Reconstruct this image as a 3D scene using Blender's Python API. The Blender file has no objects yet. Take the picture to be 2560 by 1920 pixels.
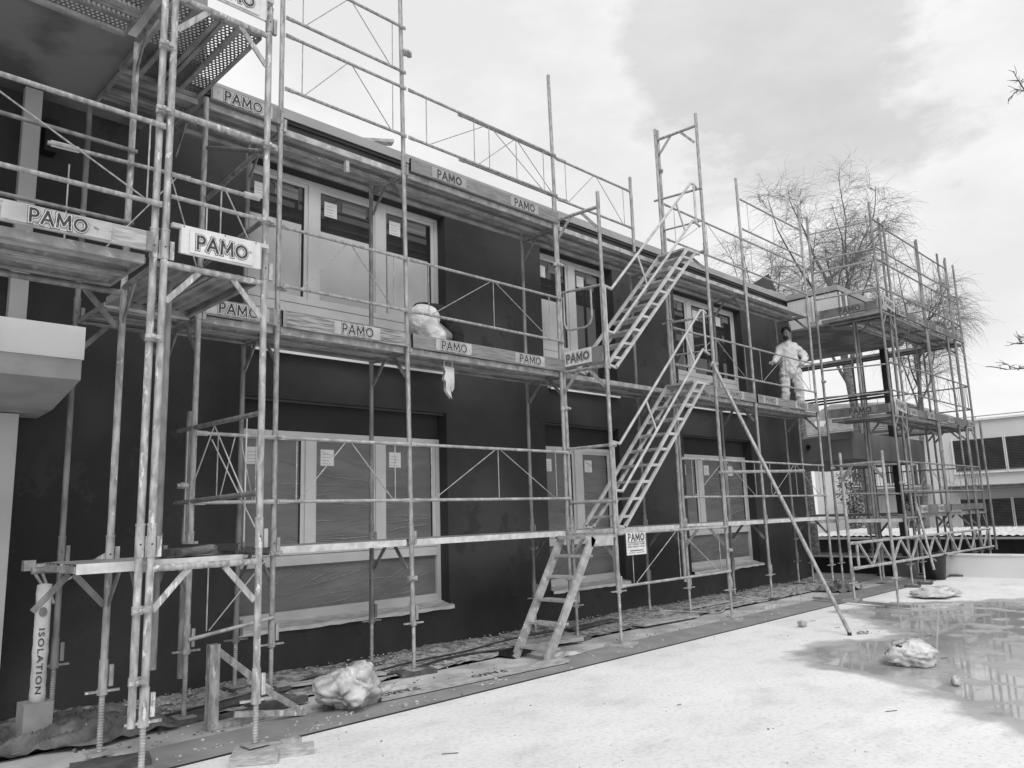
import bpy, bmesh, math, random
from mathutils import Vector, Matrix, noise as mn
R = math.radians
rnd = random.Random(7)
S = bpy.context.scene
COL = S.collection

# ---------------------------------------------------------------- camera
cd = bpy.data.cameras.new('camera'); cam = bpy.data.objects.new('camera', cd); COL.objects.link(cam)
CAM = Vector((-3.405, -6.4638, 1.5238)); YAW, PIT, ROL = 0.78450, 0.16840, -0.03238
r0 = Vector((math.cos(YAW), -math.sin(YAW), 0)); fw = Vector((math.sin(YAW)*math.cos(PIT), math.cos(YAW)*math.cos(PIT), math.sin(PIT)))
u0 = r0.cross(fw); rr = r0*math.cos(ROL)+u0*math.sin(ROL); uu = -r0*math.sin(ROL)+u0*math.cos(ROL)
M = Matrix((rr, uu, -fw)).transposed().to_4x4(); M.translation = CAM
cam.matrix_world = M
cd.sensor_width = 36; cd.lens = 27.219; cd.clip_start = .05; cd.clip_end = 800
S.camera = cam

# ---------------------------------------------------------------- sky and sun (overcast)
SUN_EL, SUN_AZ = R(48), R(215)
w = bpy.data.worlds.new('World'); S.world = w; w.use_nodes = True
nt = w.node_tree; nt.nodes.clear(); N = nt.nodes.new; LK = nt.links.new
out = N('ShaderNodeOutputWorld'); bg = N('ShaderNodeBackground'); LK(bg.outputs[0], out.inputs[0])
sky = N('ShaderNodeTexSky'); sky.sky_type = 'NISHITA'; sky.sun_disc = False; sky.sun_elevation = SUN_EL; sky.sun_rotation = SUN_AZ
bw = N('ShaderNodeRGBToBW'); LK(sky.outputs[0], bw.inputs[0])
tc = N('ShaderNodeTexCoord'); mp = N('ShaderNodeMapping'); LK(tc.outputs['Generated'], mp.inputs[0]); mp.inputs['Scale'].default_value = (1, 1, 2.2); mp.inputs['Location'].default_value = (.35, .1, .2)
nz = N('ShaderNodeTexNoise'); nz.inputs['Scale'].default_value = 2.3; nz.inputs['Detail'].default_value = 8; nz.inputs['Roughness'].default_value = .6; LK(mp.outputs[0], nz.inputs[0])
cr = N('ShaderNodeValToRGB'); LK(nz.outputs[0], cr.inputs[0])
cr.color_ramp.elements[0].position = .42; cr.color_ramp.elements[0].color = (7.6,)*3+(1,)
cr.color_ramp.elements[1].position = .6; cr.color_ramp.elements[1].color = (8.9,)*3+(1,)
mx = N('ShaderNodeMix'); mx.data_type = 'RGBA'; mx.inputs[0].default_value = .93
LK(bw.outputs[0], mx.inputs[6]); LK(cr.outputs[0], mx.inputs[7]); 
vn = N('ShaderNodeVectorMath'); vn.operation = 'MULTIPLY_ADD'; LK(nz.outputs['Color'], vn.inputs[0]); vn.inputs[1].default_value = (.7, .7, .7); LK(tc.outputs['Generated'], vn.inputs[2])
vd = N('ShaderNodeVectorMath'); vd.operation = 'DISTANCE'; LK(vn.outputs[0], vd.inputs[0]); vd.inputs[1].default_value = (.80+.35, .33+.35, .50+.35)   # one big grey cloud
cm = N('ShaderNodeMapRange'); LK(vd.outputs['Value'], cm.inputs[0]); cm.inputs[1].default_value = .14; cm.inputs[2].default_value = .19; cm.inputs[3].default_value = .8; cm.inputs[4].default_value = 1
vm = N('ShaderNodeVectorMath'); vm.operation = 'SCALE'; LK(mx.outputs[2], vm.inputs[0]); LK(cm.outputs[0], vm.inputs['Scale'])
LK(vm.outputs[0], bg.inputs[0]); bg.inputs[1].default_value = .1
sl = bpy.data.lights.new('sun', 'SUN'); sl.energy = 1.35; sl.angle = R(30); sl.color = (1, 1, 1)
so = bpy.data.objects.new('sun', sl); COL.objects.link(so); so.location = (-4, -12, 14)
sd = Vector((math.sin(SUN_AZ)*math.cos(SUN_EL), math.cos(SUN_AZ)*math.cos(SUN_EL), math.sin(SUN_EL)))
so.rotation_euler = sd.to_track_quat('Z', 'Y').to_euler()
S.view_settings.view_transform = 'Standard'; S.view_settings.look = 'None'; S.view_settings.gamma = 1; S.view_settings.exposure = .2
S.render.engine = 'CYCLES'

# ---------------------------------------------------------------- materials (the photograph is black and white: every colour is a grey)
MATS = {}
def mat(name, a, b=None, scale=6, rough=.6, metal=0, lo=.35, hi=.65, stretch=(1, 1, 1), bump=0, bscale=40, detail=4, spec=.5, spots=None, coat=0):
    if name in MATS: return MATS[name]
    m = bpy.data.materials.new(name); m.use_nodes = True; t = m.node_tree; p = t.nodes['Principled BSDF']
    n, l = t.nodes.new, t.links.new
    p.inputs['Roughness'].default_value = rough; p.inputs['Metallic'].default_value = metal; p.inputs['Specular IOR Level'].default_value = spec
    if b is None: b = a
    g = n('ShaderNodeNewGeometry'); mpn = n('ShaderNodeMapping'); l(g.outputs['Position'], mpn.inputs[0]); mpn.inputs['Scale'].default_value = stretch
    no = n('ShaderNodeTexNoise'); no.inputs['Scale'].default_value = scale; no.inputs['Detail'].default_value = detail; l(mpn.outputs[0], no.inputs[0])
    c = n('ShaderNodeValToRGB'); l(no.outputs[0], c.inputs[0]); e = c.color_ramp.elements
    e[0].position = lo; e[0].color = (a, a, a, 1); e[1].position = hi; e[1].color = (b, b, b, 1)
    col = c.outputs[0]
    if spots:
        sv, ssc, sth = spots
        n2 = n('ShaderNodeTexNoise'); n2.inputs['Scale'].default_value = ssc; n2.inputs['Detail'].default_value = 6; n2.inputs['Roughness'].default_value = .65; l(mpn.outputs[0] if 'tube' in name else g.outputs['Position'], n2.inputs[0])
        c2 = n('ShaderNodeValToRGB'); l(n2.outputs[0], c2.inputs[0]); c2.color_ramp.elements[0].position = sth; c2.color_ramp.elements[1].position = sth+.05
        mm = n('ShaderNodeMix'); mm.data_type = 'RGBA'; l(c2.outputs[0], mm.inputs[0]); l(col, mm.inputs[6]); mm.inputs[7].default_value = (sv, sv, sv, 1); col = mm.outputs[2]
    l(col, p.inputs['Base Color'])
    if bump:
        n3 = n('ShaderNodeTexNoise'); n3.inputs['Scale'].default_value = bscale; n3.inputs['Detail'].default_value = 4; l(mpn.outputs[0], n3.inputs[0])
        bp = n('ShaderNodeBump'); bp.inputs['Strength'].default_value = bump; bp.inputs['Distance'].default_value = .02; l(n3.outputs[0], bp.inputs['Height']); l(bp.outputs[0], p.inputs['Normal'])
    MATS[name] = m; return m
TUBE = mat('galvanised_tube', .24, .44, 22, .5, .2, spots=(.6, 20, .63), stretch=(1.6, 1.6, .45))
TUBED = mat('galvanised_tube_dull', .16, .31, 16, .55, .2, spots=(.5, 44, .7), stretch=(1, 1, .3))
TUBEW = mat('tube_splashed_with_plaster', .24, .5, 16, .6, .15, spots=(.68, 15, .585), stretch=(1.6, 1.6, .5), detail=6)
ALU = mat('aluminium', .42, .58, 9, .4, .2, spots=(.3, 26, .64))
ALUD = mat('aluminium_dirty', .3, .5, 9, .5, .2, spots=(.62, 18, .6))
STEEL = mat('deck_steel', .24, .42, 5, .55, .2, spots=(.12, 20, .64))
DUST = mat('deck_edge_dusty', .5, .72, 11, .8, 0, spots=(.3, 30, .66))
WOOD = mat('toe_board_wood', .16, .27, 5, .8, 0, stretch=(1, 6, 14), spots=(.09, 30, .68))
WOODL = mat('light_timber', .3, .5, 6, .8, 0, stretch=(1.5, 4, 10))
WOODW = mat('worn_toe_board', .14, .38, 12, .8, 0, lo=.4, hi=.6, stretch=(.5, 5, 9))
PAD = mat('dark_wood_pad', .06, .14, 8, .8)
SIGNW = mat('sign_white', .6, .74, 7, .5, 0, spots=(.3, 18, .63))
SIGNG = mat('sign_grey', .34, .48, 5, .6, 0, spots=(.2, 16, .61))
INK = mat('sign_ink', .02, .06, 30, .6, spots=(.34, 34, .62))
INKL = mat('sign_ink_ring', .55, .7, 30, .6)
WALL = mat('dark_base_coat_render', .022, .058, .6, .85, 0, lo=.38, hi=.64, bump=.3, bscale=70, detail=8, spots=(.036, 2.6, .56))
WALL2 = mat('reveal_render', .028, .036, 2, .9)
FRAME = mat('window_frame_paint', .54, .62, 3, .4)
SILL = mat('window_sill_dusty', .6, .85, 6, .6, 0, stretch=(1, 3, 3), spots=(.16, 30, .68))
FLASH = mat('white_sill_flashing', .72, .82, 5, .4)
GLASS = mat('dark_glass', .025, .04, 2, .03, 0, spec=.7)
SHEET_REFL = mat('blind_and_reflection', .44, .6, 1.3, .8)  # also colours a reflection painted into one upper window
STICK = mat('paper_sticker', .72, .8, 8, .7)
FASC = mat('roof_flashing', .34, .4, 2, .5, .1)
SOFF = mat('soffit_board', .12, .26, 1.6, .85, lo=.42, hi=.58, detail=7)
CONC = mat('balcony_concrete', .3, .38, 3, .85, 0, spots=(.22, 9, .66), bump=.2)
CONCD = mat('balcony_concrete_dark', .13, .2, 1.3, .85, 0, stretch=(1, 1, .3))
PARA = mat('parapet_board_white', .62, .74, 2, .7)
POST = mat('post_paint', .42, .5, 2, .7)
WHITE = mat('white_plaster', .66, .74, .7, .85)
BAG = mat('plastic_bag', .42, .7, 6, .35, 0, bump=.5, bscale=18)
BAGG = mat('waste_bag_grey', .36, .62, 6, .3, 0, bump=.35, bscale=14)
TARP = mat('grey_tarpaulin', .06, .2, 4, .55, 0, bump=.8, bscale=16, spots=(.4, 24, .66))
BLACK = mat('black_plastic_and_shade', .01, .02, 5, .4)
CLOTHW = mat('white_overalls', .52, .72, 5, .9, 0, bump=.9, bscale=22, spots=(.42, 7, .66))
CLOTHB = mat('black_jacket', .008, .015, 8, .8, 0, bump=.5, bscale=30)
SKIN = mat('skin', .18, .24, 9, .5)
HAIR = mat('hair', .01, .02, 20, .7)
BARK = mat('birch_bark', .07, .22, 9, .85, 0, stretch=(1, 1, 2.2))
TWIG = mat('twig_bark', .12, .2, 9, .8)
LEAF = mat('conifer_foliage', .04, .09, 3, .8)
TILE = mat('roof_tiles', .16, .26, 3, .8)
SLAT = mat('blind_slats', .13, .18, 3, .6)
ROOFM = mat('corrugated_sheet_pale', .5, .75, 3, .6)
RUBBLE = mat('rubble', .12, .5, 14, .9, 0, lo=.4, hi=.6)
CABLE = mat('cable_rubber', .02, .05, 9, .5)
FOAM = mat('insulation_block_grey', .28, .34, 9, .8)
PACK = mat('insulation_pack_film', .5, .68, 6, .45, 0, bump=.3, bscale=18)

FILM = mat('dust_film_on_glass', .11, .2, 2.2, .4, 0, stretch=(.6, 1, 2), lo=.3, hi=.7, bump=.35, bscale=9, detail=6, spec=.5)
FOLD = mat('film_fold', .3, .5, 20, .5)

def perf_mat():
    m = mat('perforated_deck_steel', .16, .26, 5, .6, .2); t = m.node_tree; n, l = t.nodes.new, t.links.new; p = t.nodes['Principled BSDF']
    g = n('ShaderNodeNewGeometry'); sp = n('ShaderNodeSeparateXYZ'); l(g.outputs['Position'], sp.inputs[0])
    def ma(op, a, b=None, c=None):
        q = n('ShaderNodeMath'); q.operation = op
        for i, v in enumerate((a, b, c)):
            if v is None: continue
            if isinstance(v, (int, float)): q.inputs[i].default_value = v
            else: l(v, q.inputs[i])
        return q.outputs[0]
    px, py = .034, .034
    ys = ma('DIVIDE', sp.outputs[1], py); row = ma('FLOOR', ys); half = ma('MULTIPLY', ma('MODULO', row, 2.), .5)
    xs = ma('ADD', ma('DIVIDE', sp.outputs[0], px), half)
    fx = ma('SUBTRACT', ma('FRACT', xs), .5); fy = ma('SUBTRACT', ma('FRACT', ys), .5)
    d = ma('SQRT', ma('ADD', ma('MULTIPLY', fx, fx), ma('MULTIPLY', fy, fy)))
    hole = ma('LESS_THAN', d, .30)
    tr = n('ShaderNodeBsdfTransparent'); ms = n('ShaderNodeMixShader'); l(hole, ms.inputs[0]); l(p.outputs[0], ms.inputs[1]); l(tr.outputs[0], ms.inputs[2])
    l(ms.outputs[0], t.nodes['Material Output'].inputs[0]); return m
PERF = perf_mat()

# ---------------------------------------------------------------- mesh builder
class MB:
    def __init__(s): s.v = []; s.f = []; s.m = []; s.sm = []; s.mats = []
    def mi(s, m):
        if m not in s.mats: s.mats.append(m)
        return s.mats.index(m)
    def add(s, vs, fs, m, smooth=False):
        k = len(s.v); i = s.mi(m); s.v += [tuple(v) for v in vs]
        for f in fs: s.f.append([k+j for j in f]); s.m.append(i); s.sm.append(smooth)
        return s
    def box(s, a, b, m):
        x0, y0, z0 = [min(p, q) for p, q in zip(a, b)]; x1, y1, z1 = [max(p, q) for p, q in zip(a, b)]
        return s.add([(x0, y0, z0), (x1, y0, z0), (x1, y1, z0), (x0, y1, z0), (x0, y0, z1), (x1, y0, z1), (x1, y1, z1), (x0, y1, z1)],
                     [(0, 3, 2, 1), (4, 5, 6, 7), (0, 1, 5, 4), (1, 2, 6, 5), (2, 3, 7, 6), (3, 0, 4, 7)], m)
    def bar(s, p, q, w_, h, m, up=(0, 0, 1)):
        p, q = Vector(p), Vector(q); d = (q-p).normalized(); up = Vector(up)
        if abs(d.dot(up)) > .98: up = Vector((0, 1, 0))
        a = d.cross(up).normalized(); b = a.cross(d).normalized(); a *= w_/2; b *= h/2
        vs = [p-a-b, p+a-b, p+a+b, p-a+b, q-a-b, q+a-b, q+a+b, q-a+b]
        return s.add(vs, [(0, 1, 2, 3), (7, 6, 5, 4), (0, 4, 5, 1), (1, 5, 6, 2), (2, 6, 7, 3), (3, 7, 4, 0)], m)
    def tube(s, p, q, r, m, n=10, r2=None, caps=True):
        p, q = Vector(p), Vector(q); d = (q-p).normalized(); up = Vector((0, 0, 1)) if abs(d.z) < .9 else Vector((1, 0, 0))
        a = d.cross(up).normalized(); b = a.cross(d); r2 = r if r2 is None else r2
        vs = [p+(a*math.cos(2*math.pi*i/n)+b*math.sin(2*math.pi*i/n))*r for i in range(n)]+[q+(a*math.cos(2*math.pi*i/n)+b*math.sin(2*math.pi*i/n))*r2 for i in range(n)]
        s.add(vs, [(i, i+n, (i+1) % n+n, (i+1) % n) for i in range(n)], m, True)
        if caps: s.add(vs[:n], [tuple(range(n))], m); s.add(vs[n:], [tuple(reversed(range(n)))], m)
        return s
    def pipe(s, pts, r, m, n=8):
        for a, b in zip(pts, pts[1:]): s.tube(a, b, r, m, n, caps=False)
        for a in pts: s.ball(a, r*1.01, m, n)
        return s
    def ball(s, c, r, m, n=8, sc=(1, 1, 1)):
        c = Vector(c); k = max(4, n//2); vs = [c+Vector((0, 0, r*sc[2]))]
        for i in range(1, k):
            th = math.pi*i/k
            for j in range(n):
                ph = 2*math.pi*j/n; vs.append(c+Vector((r*sc[0]*math.sin(th)*math.cos(ph), r*sc[1]*math.sin(th)*math.sin(ph), r*sc[2]*math.cos(th))))
        vs.append(c-Vector((0, 0, r*sc[2]))); fs = [(0, 1+j, 1+(j+1) % n) for j in range(n)]
        for i in range(k-2):
            for j in range(n): a = 1+i*n+j; b = 1+i*n+(j+1) % n; fs.append((a, a+n, b+n, b))
        e = len(vs)-1; o = 1+(k-2)*n; fs += [(e, o+(j+1) % n, o+j) for j in range(n)]
        return s.add(vs, fs, m, True)
    def lathe(s, c, prof, m, n=12):
        c = Vector(c); vs = []
        for r, z in prof: vs += [c+Vector((r*math.cos(2*math.pi*j/n), r*math.sin(2*math.pi*j/n), z)) for j in range(n)]
        fs = [(i*n+j, i*n+(j+1) % n, (i+1)*n+(j+1) % n, (i+1)*n+j) for i in range(len(prof)-1) for j in range(n)]
        return s.add(vs, fs, m, True)
    def prism(s, poly, a, b, axis, m):
        # poly: 2D points in the plane normal to axis, extruded from a to b
        def P3(u, v, t): return {0: (t, u, v), 1: (u, t, v), 2: (u, v, t)}[axis]
        n = len(poly); vs = [P3(u, v, a) for u, v in poly]+[P3(u, v, b) for u, v in poly]
        return s.add(vs, [tuple(range(n)), tuple(reversed(range(n, 2*n)))]+[(i, i+n, (i+1) % n+n, (i+1) % n) for i in range(n)], m)
    def build(s, name, parent=None, recalc=False):
        o_ = Vector((0, 0, 0)); 
        if parent is not None: o_ = Vector(parent['_o']) if '_o' in parent else Vector((0, 0, 0))
        else:
            xs = [v[0] for v in s.v]; ys = [v[1] for v in s.v]; zs = [v[2] for v in s.v]
            o_ = Vector(((min(xs)+max(xs))/2, (min(ys)+max(ys))/2, min(zs)))
        me = bpy.data.meshes.new(name); me.from_pydata([(v[0]-o_.x, v[1]-o_.y, v[2]-o_.z) for v in s.v], [], s.f)
        for m in s.mats: me.materials.append(m)
        me.polygons.foreach_set('material_index', s.m); me.polygons.foreach_set('use_smooth', s.sm); me.update()
        if recalc:
            b = bmesh.new(); b.from_mesh(me); bmesh.ops.recalc_face_normals(b, faces=b.faces); b.to_mesh(me); b.free()
        ob = bpy.data.objects.new(name, me); COL.objects.link(ob)
        if parent is not None: ob.parent = parent
        else: ob.location = o_
        ob['_o'] = tuple(o_)
        return ob
def tag(o, label=None, cat=None, group=None, kind=None):
    if label: o['label'] = label
    if cat: o['category'] = cat
    if group: o['group'] = group
    if kind: o['kind'] = kind
    return o
def thing(name, label, cat, loc=(0, 0, 0), group=None):
    e = bpy.data.objects.new(name, None); COL.objects.link(e); e.location = loc; e['_o'] = tuple(loc); e.empty_display_size = .2
    return tag(e, label, cat, group)
def mesh_of(o, me_name, name, parent, mats):
    pass

def textmesh(txt, size, offset, space=1.12):
    cu = bpy.data.curves.new('t', 'FONT'); cu.body = txt; cu.size = size; cu.offset = offset; cu.align_x = 'CENTER'; cu.align_y = 'CENTER'; cu.space_character = space; cu.resolution_u = 3
    o = bpy.data.objects.new('t', cu); COL.objects.link(o); dg = bpy.context.evaluated_depsgraph_get(); me = o.evaluated_get(dg).to_mesh()
    vs = [v.co.copy() for v in me.vertices]; fs = [tuple(p.vertices) for p in me.polygons]
    o.evaluated_get(dg).to_mesh_clear(); bpy.data.objects.remove(o); bpy.data.curves.remove(cu)
    return vs, fs
_tc = {}
def lettering(mb, c, ux, uz, nrm, txt, width, m, offs=0., lift=.001, hscale=1., space=1.12):
    key = (txt, round(offs, 5), space)
    if key not in _tc: _tc[key] = textmesh(txt, 1., offs, space)
    k0 = (txt, 0., space)
    if k0 not in _tc: _tc[k0] = textmesh(txt, 1., 0., space)
    vs, fs = _tc[key]; v0 = _tc[k0][0]
    x0, x1 = min(v.x for v in v0), max(v.x for v in v0); y0, y1 = min(v.y for v in v0), max(v.y for v in v0)
    sc = width/(x1-x0); c, ux, uz, nrm = map(Vector, (c, ux, uz, nrm))
    mb.add([c+ux*((v.x-(x0+x1)/2)*sc)+uz*((v.y-(y0+y1)/2)*sc*hscale)+nrm*lift for v in vs], fs, m)
def _arc(cx, cy, rx, ry, a0, a1, n): return [(cx+rx*math.cos(R(a0+(a1-a0)*i/n)), cy+ry*math.sin(R(a0+(a1-a0)*i/n))) for i in range(n+1)]
PAMO = [[(0, 0), (0, 1)], [(0, 1), (.2, 1)]+_arc(.24, .73, .27, .27, 90, -90, 8)+[(0, .46)],
        [(.78, 0), (1.16, 1)], [(1.16, 1), (1.54, 0)], [(.92, .32), (1.40, .32)],
        [(1.86, 0), (1.92, 1)], [(1.92, 1), (2.3, .22)], [(2.3, .22), (2.68, 1)], [(2.68, 1), (2.74, 0)], _arc(3.5, .5, .42, .46, 0, 360, 20)]
def pamo(mb, c, ux, uz, nrm, width, m, th, lift):
    """the four letters drawn as flat strokes of thickness th (in letter heights)"""
    c, ux, uz, nrm = map(Vector, (c, ux, uz, nrm)); sc = width/3.92; q = 0
    def P_(x, y, l): return c+ux*((x-1.96)*sc)+uz*((y-.5)*sc)+nrm*l
    for st in PAMO:
        q += 1; l = lift+q*.00012; n = len(st); L_, R_ = [], []; closed = st[0] == st[-1] or math.dist(st[0], st[-1]) < 1e-6
        for i, (x, y) in enumerate(st):
            if closed: p, r = st[i-1] if i else st[-2], st[(i+1) % n] if i < n-1 else st[1]
            else: p, r = st[max(0, i-1)], st[min(n-1, i+1)]
            dx, dy = r[0]-p[0], r[1]-p[1]; d = math.hypot(dx, dy) or 1; nx, ny = -dy/d*th/2, dx/d*th/2
            ex = ey = 0
            if not closed and i in (0, n-1): s_ = -1 if i == 0 else 1; ex, ey = dx/d*th/2*s_, dy/d*th/2*s_
            L_.append(P_(x+nx+ex, y+ny+ey, l)); R_.append(P_(x-nx+ex, y-ny+ey, l))
        mb.add(L_+R_, [(i, i+n, i+1+n, i+1) for i in range(n-1)], m)
def pamo_sign(parent, c, ux, nrm, w_, h, plate, tw, outline=True, uz=(0, 0, 1), name='sign'):
    # plate centred at c, facing nrm, lettered PAMO
    mb = MB(); c, ux, nrm, uz = map(Vector, (c, ux, nrm, uz)); t = .004
    a, b = ux*w_/2, uz*h/2
    vs = [c-a-b, c+a-b, c+a+b, c-a+b]; vs += [v+nrm*t for v in vs]
    mb.add(vs, [(0, 3, 2, 1), (4, 5, 6, 7), (0, 1, 5, 4), (1, 2, 6, 5), (2, 3, 7, 6), (3, 0, 4, 7)], plate)
    tw = min(tw, 3.92*.62*h*1.12)
    if outline:
        pamo(mb, c, ux, uz, nrm, tw, INK, .42, t+.0008); pamo(mb, c, ux, uz, nrm, tw, INKL, .33, t+.0026); pamo(mb, c, ux, uz, nrm, tw, INK, .19, t+.0044)
    else: pamo(mb, c, ux, uz, nrm, tw, INK, .2, t+.001)
    return mb.build(name, parent)

# ---------------------------------------------------------------- ground
def grid(name, x0, x1, y0, y1, dx, dy, zf, m, attr=None):
    nx, ny = max(1, round((x1-x0)/dx)), max(1, round((y1-y0)/dy))
    vs = [(x0+(x1-x0)*i/nx, y0+(y1-y0)*j/ny, 0) for j in range(ny+1) for i in range(nx+1)]
    vs = [(x, y, zf(x, y)) for x, y, _ in vs]
    fs = [(j*(nx+1)+i, j*(nx+1)+i+1, (j+1)*(nx+1)+i+1, (j+1)*(nx+1)+i) for j in range(ny) for i in range(nx)]
    mb = MB(); mb.add(vs, fs, m, True); o = mb.build(name)
    if attr:
        at = o.data.attributes.new('wet', 'FLOAT', 'POINT')
        at.data.foreach_set('value', [attr(x, y) for x, y, z in vs])
    return o
WET = [(4.1, -2.75), (4.6, -2.4), (5.08, -2.3), (5.5, -2.37), (6.0, -2.6), (6.5, -2.8), (6.9, -2.4), (7.5, -1.96), (7.95, -1.5), (8.2, -1.3), (9.2, -1.6), (9.83, -1.94), (10.29, -2.57), (11.2, -3.13), (12.5, -5.5), (11, -8), (6, -8), (2.3, -6.2), (2.7, -4.95), (3.15, -4.4), (3.53, -4.07), (3.79, -3.74), (3.9, -3.44)]
def sdist(x, y, poly):
    ins = False; best = 1e9; n = len(poly)
    for i in range(n):
        ax, ay = poly[i]; bx, by = poly[(i+1) % n]
        if (ay > y) != (by > y) and x < (bx-ax)*(y-ay)/(by-ay)+ax: ins = not ins
        t = max(0, min(1, ((x-ax)*(bx-ax)+(y-ay)*(by-ay))/((bx-ax)**2+(by-ay)**2))); d = math.hypot(x-ax-t*(bx-ax), y-ay-t*(by-ay)); best = min(best, d)
    return best if ins else -best
def terrace_mat():
    m = bpy.data.materials.new('terrace_sheet'); m.use_nodes = True; t = m.node_tree; p = t.nodes['Principled BSDF']; n, l = t.nodes.new, t.links.new
    g = n('ShaderNodeNewGeometry')
    def noise(sc, det, st=(1, 1, 1), rot=0):
        mp_ = n('ShaderNodeMapping'); l(g.outputs['Position'], mp_.inputs[0]); mp_.inputs['Scale'].default_value = st; mp_.inputs['Rotation'].default_value = (0, 0, rot)
        o = n('ShaderNodeTexNoise'); o.inputs['Scale'].default_value = sc; o.inputs['Detail'].default_value = det; l(mp_.outputs[0], o.inputs[0]); return o.outputs[0]
    def ramp(s, p0, v0, p1, v1):
        c = n('ShaderNodeValToRGB'); l(s, c.inputs[0]); e = c.color_ramp.elements; e[0].position = p0; e[0].color = (v0,)*3+(1,); e[1].position = p1; e[1].color = (v1,)*3+(1,); return c.outputs[0]
    def mul(a, b):
        q = n('ShaderNodeMix'); q.data_type = 'RGBA'; q.blend_type = 'MULTIPLY'; q.inputs[0].default_value = 1; l(a, q.inputs[6]); l(b, q.inputs[7]); return q.outputs[2]
    base = ramp(noise(.9, 6), .35, .82, .65, .9)
    fine = mul(ramp(noise(26, 6), .32, .84, .52, 1), ramp(noise(130, 3), .3, .72, .42, 1))
    streak = mul(ramp(noise(2.6, 7, (.8, 1.3, 1), -.75), .3, .86, .5, 1), ramp(noise(.5, 5), .35, .92, .6, 1))
    specks = ramp(noise(48, 2), .26, .3, .3, 1)
    blot = ramp(noise(8, 4, (.8, 1.5, 1), -.8), .25, .76, .33, 1)
    dry = mul(mul(mul(mul(base, fine), streak), specks), blot)
    at = n('ShaderNodeAttribute'); at.attribute_name = 'wet'
    ad = n('ShaderNodeMath'); ad.operation = 'MULTIPLY_ADD'; l(noise(2.4, 5), ad.inputs[0]); ad.inputs[1].default_value = 1.1; 
    l(at.outputs['Fac'], ad.inputs[2])
    msk = n('ShaderNodeMapRange'); l(ad.outputs[0], msk.inputs[0]); msk.inputs[1].default_value = .46; msk.inputs[2].default_value = .7
    pud = n('ShaderNodeMapRange'); l(ad.outputs[0], pud.inputs[0]); pud.inputs[1].default_value = .76; pud.inputs[2].default_value = .98
    wetc = ramp(noise(1.6, 5), .3, .33, .7, .47)
    mixc = n('ShaderNodeMix'); mixc.data_type = 'RGBA'; l(msk.outputs[0], mixc.inputs[0]); l(dry, mixc.inputs[6]); l(wetc, mixc.inputs[7]); l(mixc.outputs[2], p.inputs['Base Color'])
    ro = n('ShaderNodeMapRange'); l(pud.outputs[0], ro.inputs[0]); ro.inputs[3].default_value = .75; ro.inputs[4].default_value = .04; l(ro.outputs[0], p.inputs['Roughness'])
    bp = n('ShaderNodeBump'); bp.inputs['Distance'].default_value = .01; l(noise(9, 5), bp.inputs['Height'])
    bs = n('ShaderNodeMapRange'); l(pud.outputs[0], bs.inputs[0]); bs.inputs[3].default_value = .35; bs.inputs[4].default_value = .02; l(bs.outputs[0], bp.inputs['Strength']); l(bp.outputs[0], p.inputs['Normal'])
    return m
TERR = terrace_mat()
o = grid('terrace', -9, 14.6, -26, -1.12, .12, .12, lambda x, y: 0.0, TERR, lambda x, y: max(-1., min(.45, sdist(x, y, WET)*1.5)) if x > 1 and y > -9 else -1.)
tag(o, 'pale terrace surface with puddles', kind='structure')
STRIP = mat('membrane_strip_grey', .24, .31, 3, .75, 0, spots=(.62, 34, .69), stretch=(1, 1, 1), bump=.2, bscale=50)
PALE = mat('dusty_paving', .34, .6, 2.2, .85, 0, spots=(.16, 30, .67), bump=.3, bscale=60)
GRAVEL = mat('gravel_bed', .16, .52, 10, .9, 0, lo=.38, hi=.62, bump=.9, bscale=60)
mb = MB(); mb.box((-9, -1.14, -.02), (14.6, -.58, .006), STRIP); mb.box((-9, -1.143, -.02), (14.6, -1.140, .012), BLACK); tag(mb.build('membrane_strip'), kind='structure')
mb = MB(); mb.box((-9, -.58, -.02), (14.6, -.05, .003), PALE); tag(mb.build('paving'), kind='structure')
o = grid('gravel', -9, 12.7, -.05, .98, .06, .06, lambda x, y: .012+.05*max(0, y)*(.6+.4*math.sin(x*3.1))+rnd.uniform(0, .022), GRAVEL); tag(o, 'loose gravel and plaster rubble along the wall foot', kind='stuff')
mb = MB(); mb.box((12.7, -.05, -.02), (14.6, 6, .003), STRIP); mb.box((12.7, -.9, .0), (14.6, -.6, .009), STRIP); tag(mb.build('pavement'), kind='structure')
LAWN = mat('lower_ground', .3, .42, .8, .9)
mb = MB(); mb.add([(-400, -400, -3.2), (400, -400, -3.2), (400, 400, -3.2), (-400, 400, -3.2)], [(0, 1, 2, 3)], LAWN); tag(mb.build('ground'), kind='structure')
mb = MB(); mb.box((-9, -26, -3.2), (14.6, 6, -.03), CONCD); tag(mb.build('terrain'), kind='structure')

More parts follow.
